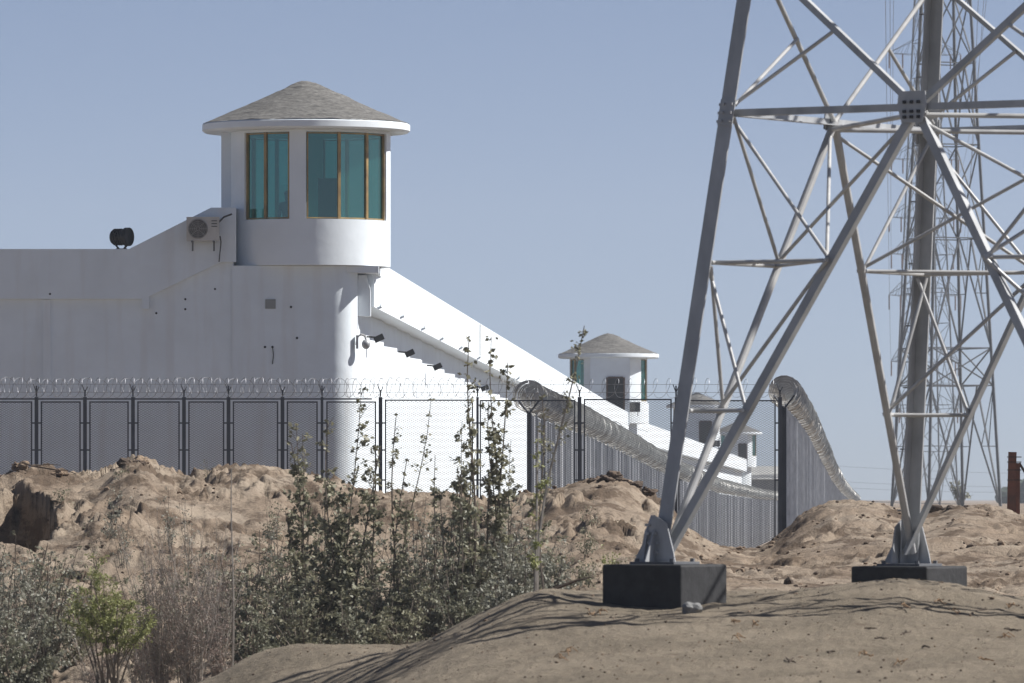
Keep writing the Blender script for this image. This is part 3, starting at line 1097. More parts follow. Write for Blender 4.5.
def helix(b, axis_pts, radius, pitch_fn, wr, seg=14, sides=3, jit=0.0, phase=0.0, squash=1.0, seed=1, bulge=False, open_=0.0):
    """coil along a polyline, axis direction from the polyline, vertical = z"""
    rr = random.Random(seed)
    L = [0.0]
    P = [Vector(p) for p in axis_pts]
    for i in range(1, len(P)):
        L.append(L[-1] + (P[i] - P[i - 1]).length)
    xs = [[p[k] for p in P] for k in range(3)]
    s, ang = 0.0, phase
    pts = []
    rad_j = radius
    while s < L[-1]:
        p = Vector((np.interp(s, L, xs[0]), np.interp(s, L, xs[1]), np.interp(s, L, xs[2])))
        q = Vector((np.interp(min(s + 1, L[-1]), L, xs[0]), np.interp(min(s + 1, L[-1]), L, xs[1]), np.interp(min(s + 1, L[-1]), L, xs[2])))
        if (q - p).length > 1e-6:
            dr = (q - p).normalized()
        side = dr.cross(Vector((0, 0, 1))).normalized()
        up = side.cross(dr)
        low = 1 + jit * noise.noise(Vector((s * 0.9, seed, 0))) + jit * 0.6 * noise.noise(Vector((s * 4, seed, 3)))
        r_ = radius * low * (0.86 + 0.24 * abs(math.sin(s * 0.62 + seed)) * (1 if bulge else 0))
        sway = 0.18 * radius * noise.noise(Vector((s * 1.3, seed * 5, 1)))
        pts.append(p + side * (r_ * math.cos(ang) + sway) + up * (r_ * squash * math.sin(ang)) + dr * (open_ * math.sin(ang * 1.0 + 1.2) * r_ / radius))
        step = 2 * math.pi / seg
        ang += step
        s += pitch_fn(p.y) / seg
    b.tube(pts, wr, sides, cap=False)
    return L[-1]


def mesh_wires(b, p0, p1, z0, z1, cell_w, cell_h, r):
    """diamond wire mesh in the vertical plane between p0 and p1 (zig-zag as straight diagonal wires)"""
    p0, p1 = Vector(p0), Vector(p1)
    L = (p1 - p0).length
    d = (p1 - p0) / L
    n = Vector((-d.y, d.x, 0))
    Hh = z1 - z0
    k = cell_h / cell_w        # slope
    c = -Hh / k
    while c < L:
        # rising wire z = (s - c) * k
        s0, s1 = max(0.0, c), min(L, c + Hh / k)
        if s1 - s0 > 0.01:
            za, zb_ = z0 + (s0 - c) * k, z0 + (s1 - c) * k
            for (a, e, off) in ((za, zb_, 0.004), (z1 - (za - z0), z1 - (zb_ - z0), -0.004)):
                A = p0 + d * s0 + n * off
                B = p0 + d * s1 + n * off
                b.bar((A.x, A.y, a), (B.x, B.y, e), r, r, n)
        c += cell_w
    return b


def chain_fence():
    root = empty('chain_link_fence', (ax(300, FD), FD, az(528, FD)))
    tag(root, 'dark steel chain link fence in front of the white wall, topped with loose razor wire', 'fence')
    zb_ = az(556, FD)
    # double frames with a flat post between them
    posts = [-206, -157, -108, -60, -12, 36.5, 85, 133, 184, 228.5, 282.5, 322, 380.5, 477.5, 579.5, 676, 780]
    thick = {380.5, 579.5, 780}
    for i, x in enumerate(posts):
        X = ax(x, FD)
        wide = x > 350
        b = MB()
        wpost = 0.085 if not wide else 0.09
        if x == 322 or x in (477.5, 676):
            wpost = 0.06
        zt = az(397, FD)
        b.box((X, FD, (zt + zb_) / 2 - 0.3), (wpost, 0.07, zt - zb_ + 0.6))
        b.box((X, FD, zt + 0.006 + (0.26 if i % 2 else 0.16) / 2), (0.035, 0.035, 0.26 if i % 2 else 0.16))
        b.tube([(X, FD, zt + 0.10), (X - 0.07, FD, zt + 0.3)], 0.012, 5)
        b.tube([(X, FD, zt + 0.10), (X + 0.06, FD, zt + 0.24)], 0.012, 5)
        b.build('post', M['fence_dark'], root)
        for z in (az(423, FD), az(450, FD), az(480, FD)):
            c = MB()
            c.box((X, FD, z), (0.26, 0.045, 0.035))
            c.build('cross_clamp', M['fence_dark'], root)
    for i in range(len(posts) - 1):
        x0, x1 = ax(posts[i], FD) + 0.115, ax(posts[i + 1], FD) - 0.115
        if posts[i] in (477.5, 676) :
            x0 -= 0.05
        zt = az(402, FD) if posts[i] < 350 else az(400, FD) + rnd.uniform(-.02, .03)
        fr = MB()
        t_ = 0.032
        fr.box((x0, FD - .001, (zt + zb_) / 2), (t_, 0.04, zt - zb_))
        fr.box((x1, FD - .001, (zt + zb_) / 2), (t_, 0.04, zt - zb_))
        fr.box(((x0 + x1) / 2, FD + 0.001, zt), (x1 - x0 + t_ - .002, 0.04, t_))
        pf = fr.build('panel_frame', M['fence_dark'], root)
        mw = MB()
        mesh_wires(mw, (x0, FD, 0), (x1, FD, 0), zb_ + .1, zt, 0.095, 0.055, 0.0066)
        mw.build('wire_mesh', M['fence_wire'], pf)
    # upper rail
    b = MB()
    b.box(((ax(-206, FD) + ax(372, FD)) / 2, FD - 0.06, az(399, FD)), (ax(372, FD) - ax(-206, FD), 0.035, 0.035))
    b.build('top_rail', M['fence_dark'], root)
    b = MB()
    for z in (392, 384):
        b.tube([at(-206, z, FD), at(780, z + .5, FD)], 0.0045, 4)
    b.build('strand_wire', M['galv_old'], root)
    # open concertina coil
    b = MB()
    helix(b, [at(-206, 387.5, FD), at(470, 388, FD)], 0.27, lambda y: 0.20, 0.006, 18, 3, 0.22, 0, 1.0, 3, open_=0.13)
    helix(b, [at(-206, 387.5, FD + .02), at(470, 388, FD + .02)], 0.25, lambda y: 0.31, 0.006, 18, 3, 0.30, 1, 1.0, 8, open_=-0.12)
    b.build('razor_wire', M['razor_light'], root)
    b = MB()
    helix(b, [at(471, 388, FD), at(780, 388, FD)], 0.26, lambda y: 0.30, 0.0055, 16, 3, 0.15, 0, 1.0, 5, open_=0.13)
    b.build('razor_wire', M['razor_light'], root)
    return root


chain_fence()


# ------------------------------------------------------------------ the two receding fences
def long_fence(pts, label, height, seed):
    """pts: list of (px, y_of_coil_centre, d)"""
    P = [at(px, py, d) for px, py, d in pts]
    root = empty('patrol_fence', (P[0].x, P[0].y, P[0].z - height - .4))
    tag(root, label, 'fence', 'grey fences with thick razor coils along the patrol strip')
    ys = [p.y for p in P]

    def pos(y):
        return Vector((np.interp(y, ys, [p.x for p in P]), y, np.interp(y, ys, [p.z for p in P]) - 0.42))
    y0, y1 = ys[0], ys[-1]
    # pales
    npost = 0
    y = y0
    rr = random.Random(seed)
    post_y = []
    while y < y1:
        post_y.append(y)
        y += 3.0 if y < 300 else 6.0
    post_y = post_y[:100]
    for i, y in enumerate(post_y):
        p = pos(y)
        b = MB()
        b.box((p.x + 0.03, p.y, p.z - height / 2), (0.07, 0.09, height))
        b.box((p.x + 0.03, p.y, p.z + 0.03), (0.03, 0.03, 0.2))
        b.build('post', M['slat_post'], root)
    groups = [(y0, min(y0 + 40, y1)), (min(y0 + 40, y1), min(y0 + 110, y1)), (min(y0 + 110, y1), y1)]
    for (a, e) in groups:
        if e - a < 1:
            continue
        b = MB()
        y = a
        while y < e:
            p = pos(y)
            w_ = 0.055
            dx = rr.uniform(-0.012, 0.012)
            hh = height - rr.uniform(0, 0.04)
            b.box((p.x + dx, y, p.z - hh / 2), (0.025, w_, hh), Matrix.Rotation(rr.uniform(-.25, .25), 3, 'Z'))
            y += 0.12 if y < 300 else 0.2
        b.build('steel_pales', M['slat'], root)
    for z in (0.03, height * 0.5, height - 0.2):
        b = MB()
        for i in range(len(P) - 1):
            a, e = pos(P[i].y), pos(P[i + 1].y)
            b.bar((a.x - .03, a.y, a.z - z), (e.x - .03, e.y, e.z - z), 0.04, 0.05)
        b.build('rail', M['slat'], root)
    b = MB()
    P2 = []
    yy = y0
    while yy < y1:
        q = pos(yy)
        P2.append(Vector((q.x, yy, q.z + 0.42 + 0.04 * noise.noise(Vector((yy * 0.5, seed, 0))))))
        yy += 1.5
    pf = lambda y: 0.34 if y < 200 else (0.42 if y < 300 else 0.6)
    helix(b, P2, 0.33, pf, 0.017, 18, 3, 0.16, 0, 1.0, seed, bulge=True)
    helix(b, [p + Vector((0, .03, 0)) for p in P2], 0.26, lambda y: pf(y) * 1.5, 0.012, 14, 3, 0.3, 2, 1.0, seed + 1, bulge=True)
    helix(b, [p + Vector((0.02, .03, 0.02)) for p in P2], 0.31, lambda y: pf(y) * 2.1, 0.012, 16, 3, 0.25, 4, 1.0, seed + 2, bulge=True)
    b.build('razor_coil', M['razor'], root)
    # V bracket at the near end
    b = MB()
    p = P[0] + Vector((0, -0.05, 0))
    b.tube([p + Vector((0, 0, -0.42)), p + Vector((-0.24, 0, -0.10))], 0.025, 6)
    b.tube([p + Vector((0, 0, -0.42)), p + Vector((0.24, 0, -0.10))], 0.025, 6)
    b.box(p + Vector((0, 0, -0.4 - height / 2)), (0.10, 0.10, height))
    b.build('end_post', M['fence_dark'], root)
    return root


pl = []
for px, py in ((529, 396), (540, 402), (590, 423), (622, 440), (652, 457), (672, 467), (720, 486), (760, 494), (788, 497)):
    pl.append((px, py, 163.4 * (870 - 529) / (870 - px)))
long_fence(pl, 'grey patrol fence with thick razor coil, running beside the white wall', 3.7, 11)
pr = []
for px, py in ((784, 391), (795, 404), (806, 421), (820, 450), (831, 472), (840, 485), (848, 493), (856, 499)):
    pr.append((px, py, 163.4 * (885 - 784) / (885 - px)))
long_fence(pr, 'grey patrol fence with thick razor coil, starting where the chain link fence ends', 3.3, 23)


# ------------------------------------------------------------------ pylons
def lattice_near():
    L, th, Ha, h1, z0 = 6.738, 0.553, 30.494, 6.038, -1.113
    X1 = 1.867
    u = Vector((math.cos(th), -math.sin(th), 0))
    v = Vector((math.sin(th), math.cos(th), 0))
    c0 = Vector((X1, 90.0, z0))
    feet = [c0, c0 + L * v, c0 + L * (u + v), c0 + L * u]     # 0 near-left, 1 far-left, 2 far-right, 3 near-right
    C = (feet[0] + feet[2]) / 2
    root = empty('power_pylon', (C.x, C.y, z0))
    tag(root, 'huge nearby galvanised lattice pylon standing on black concrete footings in the sand', 'pylon', 'lattice power pylons')

    def leg(i, h):
        f = 1 - h / Ha
        q = C + (feet[i] - C) * f
        return Vector((q.x, q.y, z0 + h))

    out = [(feet[i] - C).normalized() for i in range(4)]
    hb = 0.17
    # legs: heavy angles with the corner outward
    top = 25.5
    for i in range(4):
        b = MB()
        nA = -v if i in (0, 3) else v          # outward normal of the face along u
        nB = -u if i in (0, 1) else u
        sh = (nA + nB) * 0.08
        p0, p1 = leg(i, hb) + sh, leg(i, 12.5) + sh
        w_ = 0.20
        t_ = 0.026
        b.bar(p0, p1, w_, t_, nA, 0, 0)
        d = (p1 - p0).normalized()
        # shift so that both flanges share the outer corner
        b.v = []
        b.f = []
        for (n1, n2) in ((nA, nB), (nB, nA)):
            # flange lies in face with normal n1, extends from the corner away from n2
            off = -n2 * (w_ / 2)
            b.bar(p0 + off - n1 * (t_ / 2), p1 + off - n1 * (t_ / 2), w_ if n1 is nA else w_ - t_ * 2, t_, n1)
        q0, q1 = p1 + Vector((0, 0, 0.0)), leg(i, top) + sh
        for (n1, n2) in ((nA, nB), (nB, nA)):
            off = -n2 * (0.08)
            b.bar(q0 + off - n1 * 0.012, q1 + off - n1 * 0.012, 0.16, 0.02, n1)
        lg = b.build('leg', M['galv'], root)
        # splice plates and bolts
        for h in (h1,):
            s_ = MB()
            p = leg(i, h) + sh
            s_.bar(p - d * .17 - nB * .12 + nA * .012, p + d * .17 - nB * .12 + nA * .012, 0.2, 0.02, nA)
            s_.bar(p - d * .17 - nA * .12 + nB * .012, p + d * .17 - nA * .12 + nB * .012, 0.2, 0.02, nB)
            for k in range(-1, 2):
                for o_ in (-0.06, 0.06):
                    q = p + d * (k * .11) - nB * (.12 + o_) + nA * .02
                    s_.bar(q, q + nA * .035, 0.035, 0.035, Vector((0, 0, 1)))
                    q = p + d * (k * .11) - nA * (.12 + o_) + nB * .02
                    s_.bar(q, q + nB * .035, 0.035, 0.035, Vector((0, 0, 1)))
            s_.build('splice_plate', M['galv'], lg)
        # step bolts on one leg
        if i == 1:
            s_ = MB()
            for k in range(26):
                p = leg(i, 0.9 + k * 0.42) + sh
                side = -1 if k % 2 else 1
                q = p - nA * .02 if side > 0 else p - nB * .02
                dr = nB if side > 0 else nA
                s_.tube([p - dr * .02, p + dr * .16], 0.011, 5)
            s_.build('step_bolt', M['galv_old'], lg)
    faces = [(0, 3, -v), (3, 2, u), (2, 1, v), (1, 0, -u)]
    t1_, t2_ = 0.68, 0.364
    nodes = {}
    for (i, j, n) in faces:
        Mi = (leg(i, h1) + leg(j, h1)) / 2
        nodes[(i, j)] = Mi
        n_ = n

        def brace(name, p, q, w_, t_=0.012, m='galv', off=0.0, trim=0.0):
            p, q = Vector(p), Vector(q)
            dd = (q - p).normalized()
            p2, q2 = p + dd * trim - n_ * (0.03 + off), q - dd * trim - n_ * (0.03 + off)
            bb = MB()
            if name == 'redundant_brace':
                bb.tube([p2, q2], w_ * 0.36, 10)
                return bb.build(name, M['galv_light'], root, smooth='auto')
            if name == 'main_diagonal' and abs(n_.dot(u)) > .5:
                bb.tube([p2, q2], 0.054, 12)
                return bb.build(name, M['galv_light'], root, smooth='auto')
            if name == 'upper_diagonal' and abs(n_.dot(u)) > .5:
                bb.tube([p2, q2], w_ * .4, 10)
                return bb.build(name, M['galv_light'], root, smooth='auto')
            bb.angle(p2, q2, w_, t_, n_)
            return bb.build(name, M[m], root)
        # twin horizontal beam at level one
        brace('horizontal_beam', leg(i, h1), leg(j, h1), 0.09, off=0.0)
        for a in (i, j):
            f0 = leg(a, 0.33)
            brace('main_diagonal', f0, Mi, 0.108, 0.014, off=0.035)
            dg = lambda t: f0 + (Mi - f0) * ((t * h1 - 0.33) / (h1 - 0.33))
            nodes[(i, j, a, 1)] = dg(t1_ * 1.0)
            nodes[(i, j, a, 2)] = dg(t2_)
            brace('redundant_brace', leg(a, h1 * t1_), dg(t1_), 0.08, 0.008, off=0.06)
            brace('redundant_brace', leg(a, h1 * t2_), dg(t2_), 0.08, 0.008, off=0.06)
            brace('redundant_brace', leg(a, h1 - 0.05), dg(t1_), 0.07, 0.008, 'galv_light', off=0.06)
            brace('redundant_brace', leg(a, h1 * t1_ - 0.05), dg(t2_), 0.07, 0.008, 'galv_light', off=0.06)
            # panel above
            up = leg(a, 8.1)
            brace('upper_diagonal', Mi, up, 0.082, 0.012, off=0.035)
            md2 = Mi + (up - Mi) * 0.5
            brace('redundant_brace', leg(a, h1 + 0.1), md2, 0.07, 0.008, off=0.06)
        # higher panels
        hs = [8.1, 11.4, 14.4, 17.2, 19.8, 22.0, 23.9, 25.4]
        for k in range(len(hs) - 1):
            brace('upper_beam', leg(i, hs[k]), leg(j, hs[k]), 0.08)
            brace('upper_diagonal', leg(i, hs[k]), leg(j, hs[k + 1]), 0.08, 0.01, off=0.02)
            brace('upper_diagonal', leg(j, hs[k]), leg(i, hs[k + 1]), 0.08, 0.01, off=0.05)
        brace('upper_beam', leg(i, hs[-1]), leg(j, hs[-1]), 0.08)
        # gusset plate with bolts
        g = MB()
        ctr = Mi + n * 0.012
        hd = (leg(j, h1) - leg(i, h1)).normalized()
        upv = Vector((0, 0, 1))
        gs = 1.0 if abs(n.dot(v)) > .5 else 0.55
        pl_ = [(a_ * gs, b_ * gs) for a_, b_ in ((-.19, .20), (.19, .20), (.21, .02), (.15, -.20), (-.15, -.20), (-.21, .02))]
        vv = [ctr + hd * a_ + upv * b_ - n * 0.0 for a_, b_ in pl_] + [ctr + hd * a_ + upv * b_ + n * 0.016 for a_, b_ in pl_]
        k = 6
        g.add(vv, [tuple(range(k)), tuple(range(2 * k - 1, k - 1, -1))] + [(q, q + k, (q + 1) % k + k, (q + 1) % k) for q in range(k)])
        gp = recalc(g.build('gusset_plate', M['galv'], root))
        g = MB()
        for a_ in (-.10, 0, .10):
            for b_ in (.06, -.06, -.13):
                q = ctr + hd * a_ * gs + upv * b_ * gs + n * 0.017
                g.bar(q, q + n * .03, 0.04, 0.04)
        g.build('bolt', M['black_paint'], gp)
    # inner hip bracing and plan bracing at level one
    def inner(p, q, w_=0.07, m='galv'):
        bb = MB()
        bb.tube([p, q], w_ * 0.36, 10)
        bb.build('inner_brace', M['galv_light'], root, smooth='auto')
    key = {}
    for (i, j, n) in faces:
        for a in (i, j):
            key.setdefault(a, []).append((i, j))
    for a in range(4):
        f1, f2 = key[a]
        for lev in (1, 2):
            inner(nodes[(*f1, a, lev)], nodes[(*f2, a, lev)], 0.065)
        inner(nodes[(*f1, a, 1)], nodes[(*f2, a, 2)], 0.075, 'galv_light')
    ms = [nodes[(i, j)] for (i, j, n) in faces]
    for k in range(4):
        inner(ms[k] + Vector((0, 0, -.1)), ms[(k + 1) % 4] + Vector((0, 0, -.1)), 0.09)
        # mid nodes down to the neighbouring diagonal
        (i, j, n) = faces[k]
        (i2, j2, n2) = faces[(k + 1) % 4]
        inner(ms[k] + Vector((0, 0, -.12)), nodes[(i2, j2, i2, 1)], 0.07, 'galv_light')
        inner(ms[(k + 1) % 4] + Vector((0, 0, -.12)), nodes[(i, j, j, 1)], 0.07)
    # feet
    for i in range(4):
        nA = -v if i in (0, 3) else v
        nB = -u if i in (0, 1) else u
        m3 = Matrix.Rotation(-th, 3, 'Z')
        fc = leg(i, 0) + (nA + nB) * 0.08
        ctr = Vector((fc.x, fc.y, 0)) - (nA + nB) * 0.15
        zt = -0.89 if i in (0, 3) else -0.97
        ft = MB()
        ft.box((ctr.x, ctr.y, zt - 0.35), (1.18, 1.18, 0.70), m3)
        fo = ft.build('footing', M['bitumen'], root)
        bv = fo.modifiers.new('bevel', 'BEVEL')
        bv.width = 0.03
        bv.segments = 2
        pt = MB()
        pt.box((ctr.x, ctr.y, zt + 0.018), (0.66, 0.66, 0.03), m3)
        pt.build('base_plate', M['galv_old'], root)
        # boot: two gussets along the faces and stiffeners
        bt = MB()
        for (n1, n2) in ((nA, nB), (nB, nA)):
            hd = -n2
            base = Vector((fc.x, fc.y, zt + 0.035)) - n1 * 0.02
            pl_ = [(-.14, 0.0), (.40, 0.0), (.37, .14), (.27, .50), (.08, .60), (-.05, .40)]
            vv = [base + hd * a_ + Vector((0, 0, b_)) + n1 * 0.014 for a_, b_ in pl_] + [base + hd * a_ + Vector((0, 0, b_)) + n1 * 0.034 for a_, b_ in pl_]
            k = 6
            bt.add(vv, [tuple(range(k)), tuple(range(2 * k - 1, k - 1, -1))] + [(q, q + k, (q + 1) % k + k, (q + 1) % k) for q in range(k)])
        # outward stiffeners
        for (n1, n2) in ((nA, nB), (nB, nA)):
            base = Vector((fc.x, fc.y, zt + 0.035)) + n1 * 0.036 - n2 * 0.10
            vv = []
            for o_ in (-0.01, 0.01):
                vv += [base - n2 * o_, base - n2 * o_ + n1 * 0.24, base - n2 * o_ + Vector((0, 0, .42))]
            bt.add(vv, [(0, 1, 2), (5, 4, 3), (0, 3, 4, 1), (1, 4, 5, 2), (2, 5, 3, 0)])
        for (n1, n2) in ((nA, nB), (nB, nA)):
            for (a_, b_) in ((.03, .12), (.14, .12), (.03, .24), (.14, .24), (.02, .36), (.12, .36), (.02, .47)):
                q = Vector((fc.x, fc.y, zt + 0.035 + b_)) - n2 * a_ + n1 * 0.016
                bt.bar(q, q + n1 * .045, 0.034, 0.034)
        recalc(bt.build('leg_boot', M['galv'], root))
        for (a_, b_) in ((-.26, -.26), (.26, -.26), (-.26, .26), (.26, .26)):
            q = ctr + m3 @ Vector((a_, b_, 0))
            bb = MB()
            bb.tube([(q.x, q.y, zt + .034), (q.x, q.y, zt + .075)], 0.03, 6)
            bb.build('anchor_bolt', M['galv_old'], fo)
    # cage top and cross arms, high above the frame
    for (h, ln) in ((16.0, 5.0), (19.6, 6.0), (23.2, 4.5)):
        for s_ in (-1, 1):
            b = MB()
            tip = C + Vector((0, 0, 0)) + u * (s_ * ln)
            tip.z = z0 + h + 0.3
            ii = (3, 2) if s_ > 0 else (0, 1)
            for a in ii:
                b.angle(leg(a, h), tip, 0.08, 0.01, Vector((0, 0, 1)))
                b.angle(leg(a, h + 1.2), tip + Vector((0, 0, .08)), 0.07, 0.01, Vector((0, 0, 1)))
                for q in (.3, .55, .8):
                    A = leg(a, h) + (tip - leg(a, h)) * q
                    B = leg(a, h + 1.2) + (tip - leg(a, h + 1.2)) * (q - .12)
                    b.bar(A, B, 0.04, 0.04)
            b.build('cross_arm', M['galv'], root)
            iz = MB()
            iz.lathe((tip.x, tip.y, tip.z - 1.9), [(r_, k * 0.07) for k in range(25) for r_ in ((0.03,) if k % 2 else (0.10,))], 10)
            iz.build('insulator_string', M['insulator'], root)
    return root


lattice_near()


def lattice_far(cx, d, z0, half, Ha, top, levels, arms, label, rot, wleg, wbr, right_arms=True):
    root = empty('power_pylon', (cx, d, z0))
    tag(root, label, 'pylon', 'lattice power pylons')
    cr, sr = math.cos(rot), math.sin(rot)

    def leg(i, h):
        sx, sy = ((-1, -1), (1, -1), (1, 1), (-1, 1))[i]
        r_ = half * (1 - h / Ha)
        x, y = sx * r_, sy * r_
        return Vector((cx + x * cr - y * sr, d + x * sr + y * cr, z0 + h))
    for i in range(4):
        b = MB()
        b.bar(leg(i, 0), leg(i, top), wleg, wleg)
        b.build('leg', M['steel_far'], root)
    for k in range(len(levels) - 1):
        b = MB()
        h0, h1_ = levels[k], levels[k + 1]
        for i in range(4):
            j = (i + 1) % 4
            b.bar(leg(i, h1_), leg(j, h1_), wbr, wbr)
            if k % 2 == 0 and h1_ - h0 > 4:
                m_ = (leg(i, h1_) + leg(j, h1_)) / 2
                for a in (i, j):
                    b.bar(leg(a, h0), m_, wbr * 1.2, wbr * 1.2)
                    mid = (leg(a, h0) + m_) / 2
                    b.bar(mid, leg(a, (h0 + h1_) / 2), wbr * .7, wbr * .7)
                    b.bar(mid, leg(a, h1_), wbr * .7, wbr * .7)
            else:
                b.bar(leg(i, h0), leg(j, h1_), wbr, wbr)
                b.bar(leg(j, h0), leg(i, h1_), wbr, wbr)
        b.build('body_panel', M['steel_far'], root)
    tips = []
    for (h, ln) in arms:
        for s_ in ((-1, 1) if right_arms else (-1,)):
            b = MB()
            tip = Vector((cx + s_ * ln * cr, d + s_ * ln * sr, z0 + h + 0.1))
            ids = (0, 3) if s_ < 0 else (1, 2)
            for a in ids:
                A0, B0 = leg(a, h), leg(a, h + 2.0)
                b.bar(A0, tip, wbr, wbr)
                b.bar(B0, tip + Vector((0, 0, .1)), wbr, wbr)
                for q in (.25, .5, .75):
                    b.bar(A0 + (tip - A0) * q, B0 + (tip - B0) * (q - .15), wbr * .6, wbr * .6)
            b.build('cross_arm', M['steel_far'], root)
            for q in (0.0, 0.45):
                iz = MB()
                A = tip + (leg(ids[0], h) - tip) * q
                iz.tube([A, A + Vector((0, 0, -1.9))], 0.09, 6)
                iz.build('insulator_string', M['insulator'], root)
            tips.append(tip + Vector((0, 0, -1.9)))
    return root, tips


# B: half width such that the silhouette spans about 893..1000 at the base
dB = 600
lattice_far(ax(946, dB), dB, az(507, dB), 3.45, 78, 44, [0, 10.4, 13.6, 23, 31, 38, 44.0], [],
            'middle distance lattice pylon standing behind the near one, its right leg clear against the sky', 0.42, 0.21, 0.10)
dC = 900
_, tipsC = lattice_far(ax(925, dC), dC, az(506, dC), 3.3, 95, 72, [0, 7, 13, 18.5, 23.5, 28, 32.3, 37, 41.5, 46, 50.5, 55, 59.5, 64, 68, 72],
                       [(12.5, 4.9), (18.5, 4.6), (27.0, 4.9), (32.3, 4.6), (37.0, 4.9), (44.5, 4.6), (58, 4.9)],
                       'farthest lattice pylon with many short cross arms, thin and hazy', 0.30, 0.16, 0.06)
# sagging conductors from the far pylon to the near line
wires = MB()
for i, tp in enumerate(tipsC[2:12:4]):
    end = Vector((ax(882 + i * 7, 300), 300, 34 + i * 0.6))
    pts = []
    for k in range(21):
        f = k / 20
        p = tp + (end - tp) * f
        p.z -= 4 * 5 * f * (1 - f)
        pts.append(p)
    wm = MB()
    wm.tube(pts, 0.015, 4)
    o = wm.build('power_line', M['wire'], None, loc=tp)
    tag(o, 'thin overhead conductor hanging from a left cross arm of the farthest pylon', 'power line', 'overhead conductors')
for i, tp in enumerate(tipsC[3:13:4]):
    end = Vector((ax(990 + i * 14, 300), 300, 34 + i * 0.6))
    pts = []
    for k in range(21):
        f = k / 20
        p = tp + (end - tp) * f
        p.z -= 4 * 5 * f * (1 - f)
        pts.append(p)
    wm = MB()
    wm.tube(pts, 0.015, 4)
    o = wm.build('power_line', M['wire'], None, loc=tp)
    tag(o, 'thin overhead conductor hanging from a right cross arm of the farthest pylon', 'power line', 'overhead conductors')
for i, (y0_, y1_) in enumerate(((496.5, 498), (484, 486), (478, 481), (462, 470))):
    wm = MB()
    dd = 1000
    a, e = at(780, y0_, dd + 200), at(1300, y1_, dd)
    pts = []
    for k in range(17):
        f = k / 16
        p = a + (e - a) * f
        p.z -= 1.2 * 4 * f * (1 - f)
        pts.append(p)
    wm.tube(pts, 0.06 if i == 0 else 0.018, 4)
    o = wm.build('power_line', M['wire'], None, loc=a)
    tag(o, ['thickest and lowest distant cable strung just above the horizon', 'thin distant cable just above the horizon', 'thin distant cable just above the horizon',
            'highest thin cable crossing low behind the pylons'][i], 'power line', 'distant cables along the horizon')


# ------------------------------------------------------------------ rust post, rubble, far things
def rust_post():
    d = 152
    x, zg = ax(1012, d), az(520, d)
    root = empty('brick_red_post', (x, d, zg))
    tag(root, 'brick red concrete post with a slanting stay, at the right edge on the sand', 'post')
    b = MB()
    b.bar((x - .03, d, zg - .3), (x + .01, d, az(452, d)), 0.17, 0.17, Vector((0, 1, 0)))
    b.build('shaft', M['rust_post'], root)
    b = MB()
    b.bar((x + .12, d + .02, zg - .3), (x + .13, d + .02, az(463, d)), 0.09, 0.12, Vector((0, 1, 0)))
    b.build('second_post', M['rust_post'], root)
    b = MB()
    b.bar((x + .16, d + .02, az(463, d)), (x + .9, d + .02, az(520, d)), 0.05, 0.05, Vector((0, 1, 0)))
    b.build('stay', M['twig'], root)
    b = MB()
    for z in (457, 462, 470, 480):
        b.box((x + .05, d + .01, az(z, d)), (0.30, 0.2, 0.02))
    b.build('binding_wire', M['twig'], root)


rust_post()


def blob(mb, c, s, seed, flat=0.7, n=2, amp=0.35):
    import bmesh
    bm = bmesh.new()
    bmesh.ops.create_icosphere(bm, subdivisions=n, radius=1.0)
    o3 = Vector((seed * 3.1, seed * 1.7, seed * 0.3))
    vv = []
    for vt in bm.verts:
        p = vt.co * (1 + amp * noise.noise(vt.co * 1.4 + o3) + amp * .4 * noise.noise(vt.co * 4 + o3))
        vv.append((c[0] + p.x * s, c[1] + p.y * s, c[2] + p.z * s * flat))
    mb.add(vv, [tuple(v_.index for v_ in f.verts) for f in bm.faces])
    bm.free()


# pale stone lying against the footing
b = MB()
d = 88.2
blob(b, (ax(692, d), d, gz(ax(692, d), d) + 0.03), 0.125, 3, 0.75, 3, 0.3)
tag(b.build('stone', M['stone'], None, loc=(ax(702, d), d, gz(ax(702, d), d))), 'pale rounded stone lying against the near black footing', 'stone')
# dark rubble row between the mounds at the right
rb = random.Random(5)
for i in range(11):
    px = 926 + i * 5.0 + rb.uniform(-1, 1)
    d = 151.5 + rb.uniform(-1, 1)
    x = ax(px, d)
    z = az(513 - (i % 3) * 2.5, d)
    b = MB()
    blob(b, (x, d, z), 0.10 + rb.random() * 0.06, 20 + i, 0.55, 2, 0.5)
    tag(b.build('rubble_block', M['stone'] if i % 3 == 0 else M['twig'], None, loc=(x, d, z)), 'broken dark rubble lump in the heap below the far pylons', 'rubble', 'rubble heap below the far pylons')
# soil clods: individually visible dark lumps on crests, and countless small ones
cr = random.Random(9)
for i, (px, py, s_, mt) in enumerate(((140, 456, .20, 'clod'), (131, 461, .22, 'clod'), (149, 463, .20, 'clod'), (137, 470, .24, 'clod_sand'), (155, 470, .16, 'clod'), (124, 468, .16, 'clod_sand'),
                                  (597, 478, .20, 'clod'), (610, 477, .22, 'clod'), (622, 479, .20, 'clod'), (634, 487, .16, 'clod'), (646, 492, .16, 'clod'), (604, 485, .14, 'clod'), (660, 497, .14, 'clod'),
                                  (215, 463, .14, 'clod'), (226, 462, .12, 'clod'), (20, 472, .16, 'clod_sand'), (60, 474, .14, 'clod_sand'))):
    d = 148.5
    x = ax(px, d)
    z = gz(x, d)
    b = MB()
    blob(b, (x, d + cr.uniform(-.4, .4), z), s_, i * 3, 0.6, 4, 0.9)
    grp = 'soil lumps on the mound crest behind the left bushes' if px < 300 else 'dark soil lumps on the mound crest in front of the patrol fence'
    lb = 'lump of dug soil on the mound crest below the chain link fence at the left' if px < 300 else 'dark lump of soil on the mound top left of the near pylon leg'
    tag(b.build('soil_lump', M[mt], None, loc=(x, d, z)), lb, 'soil lump', grp)
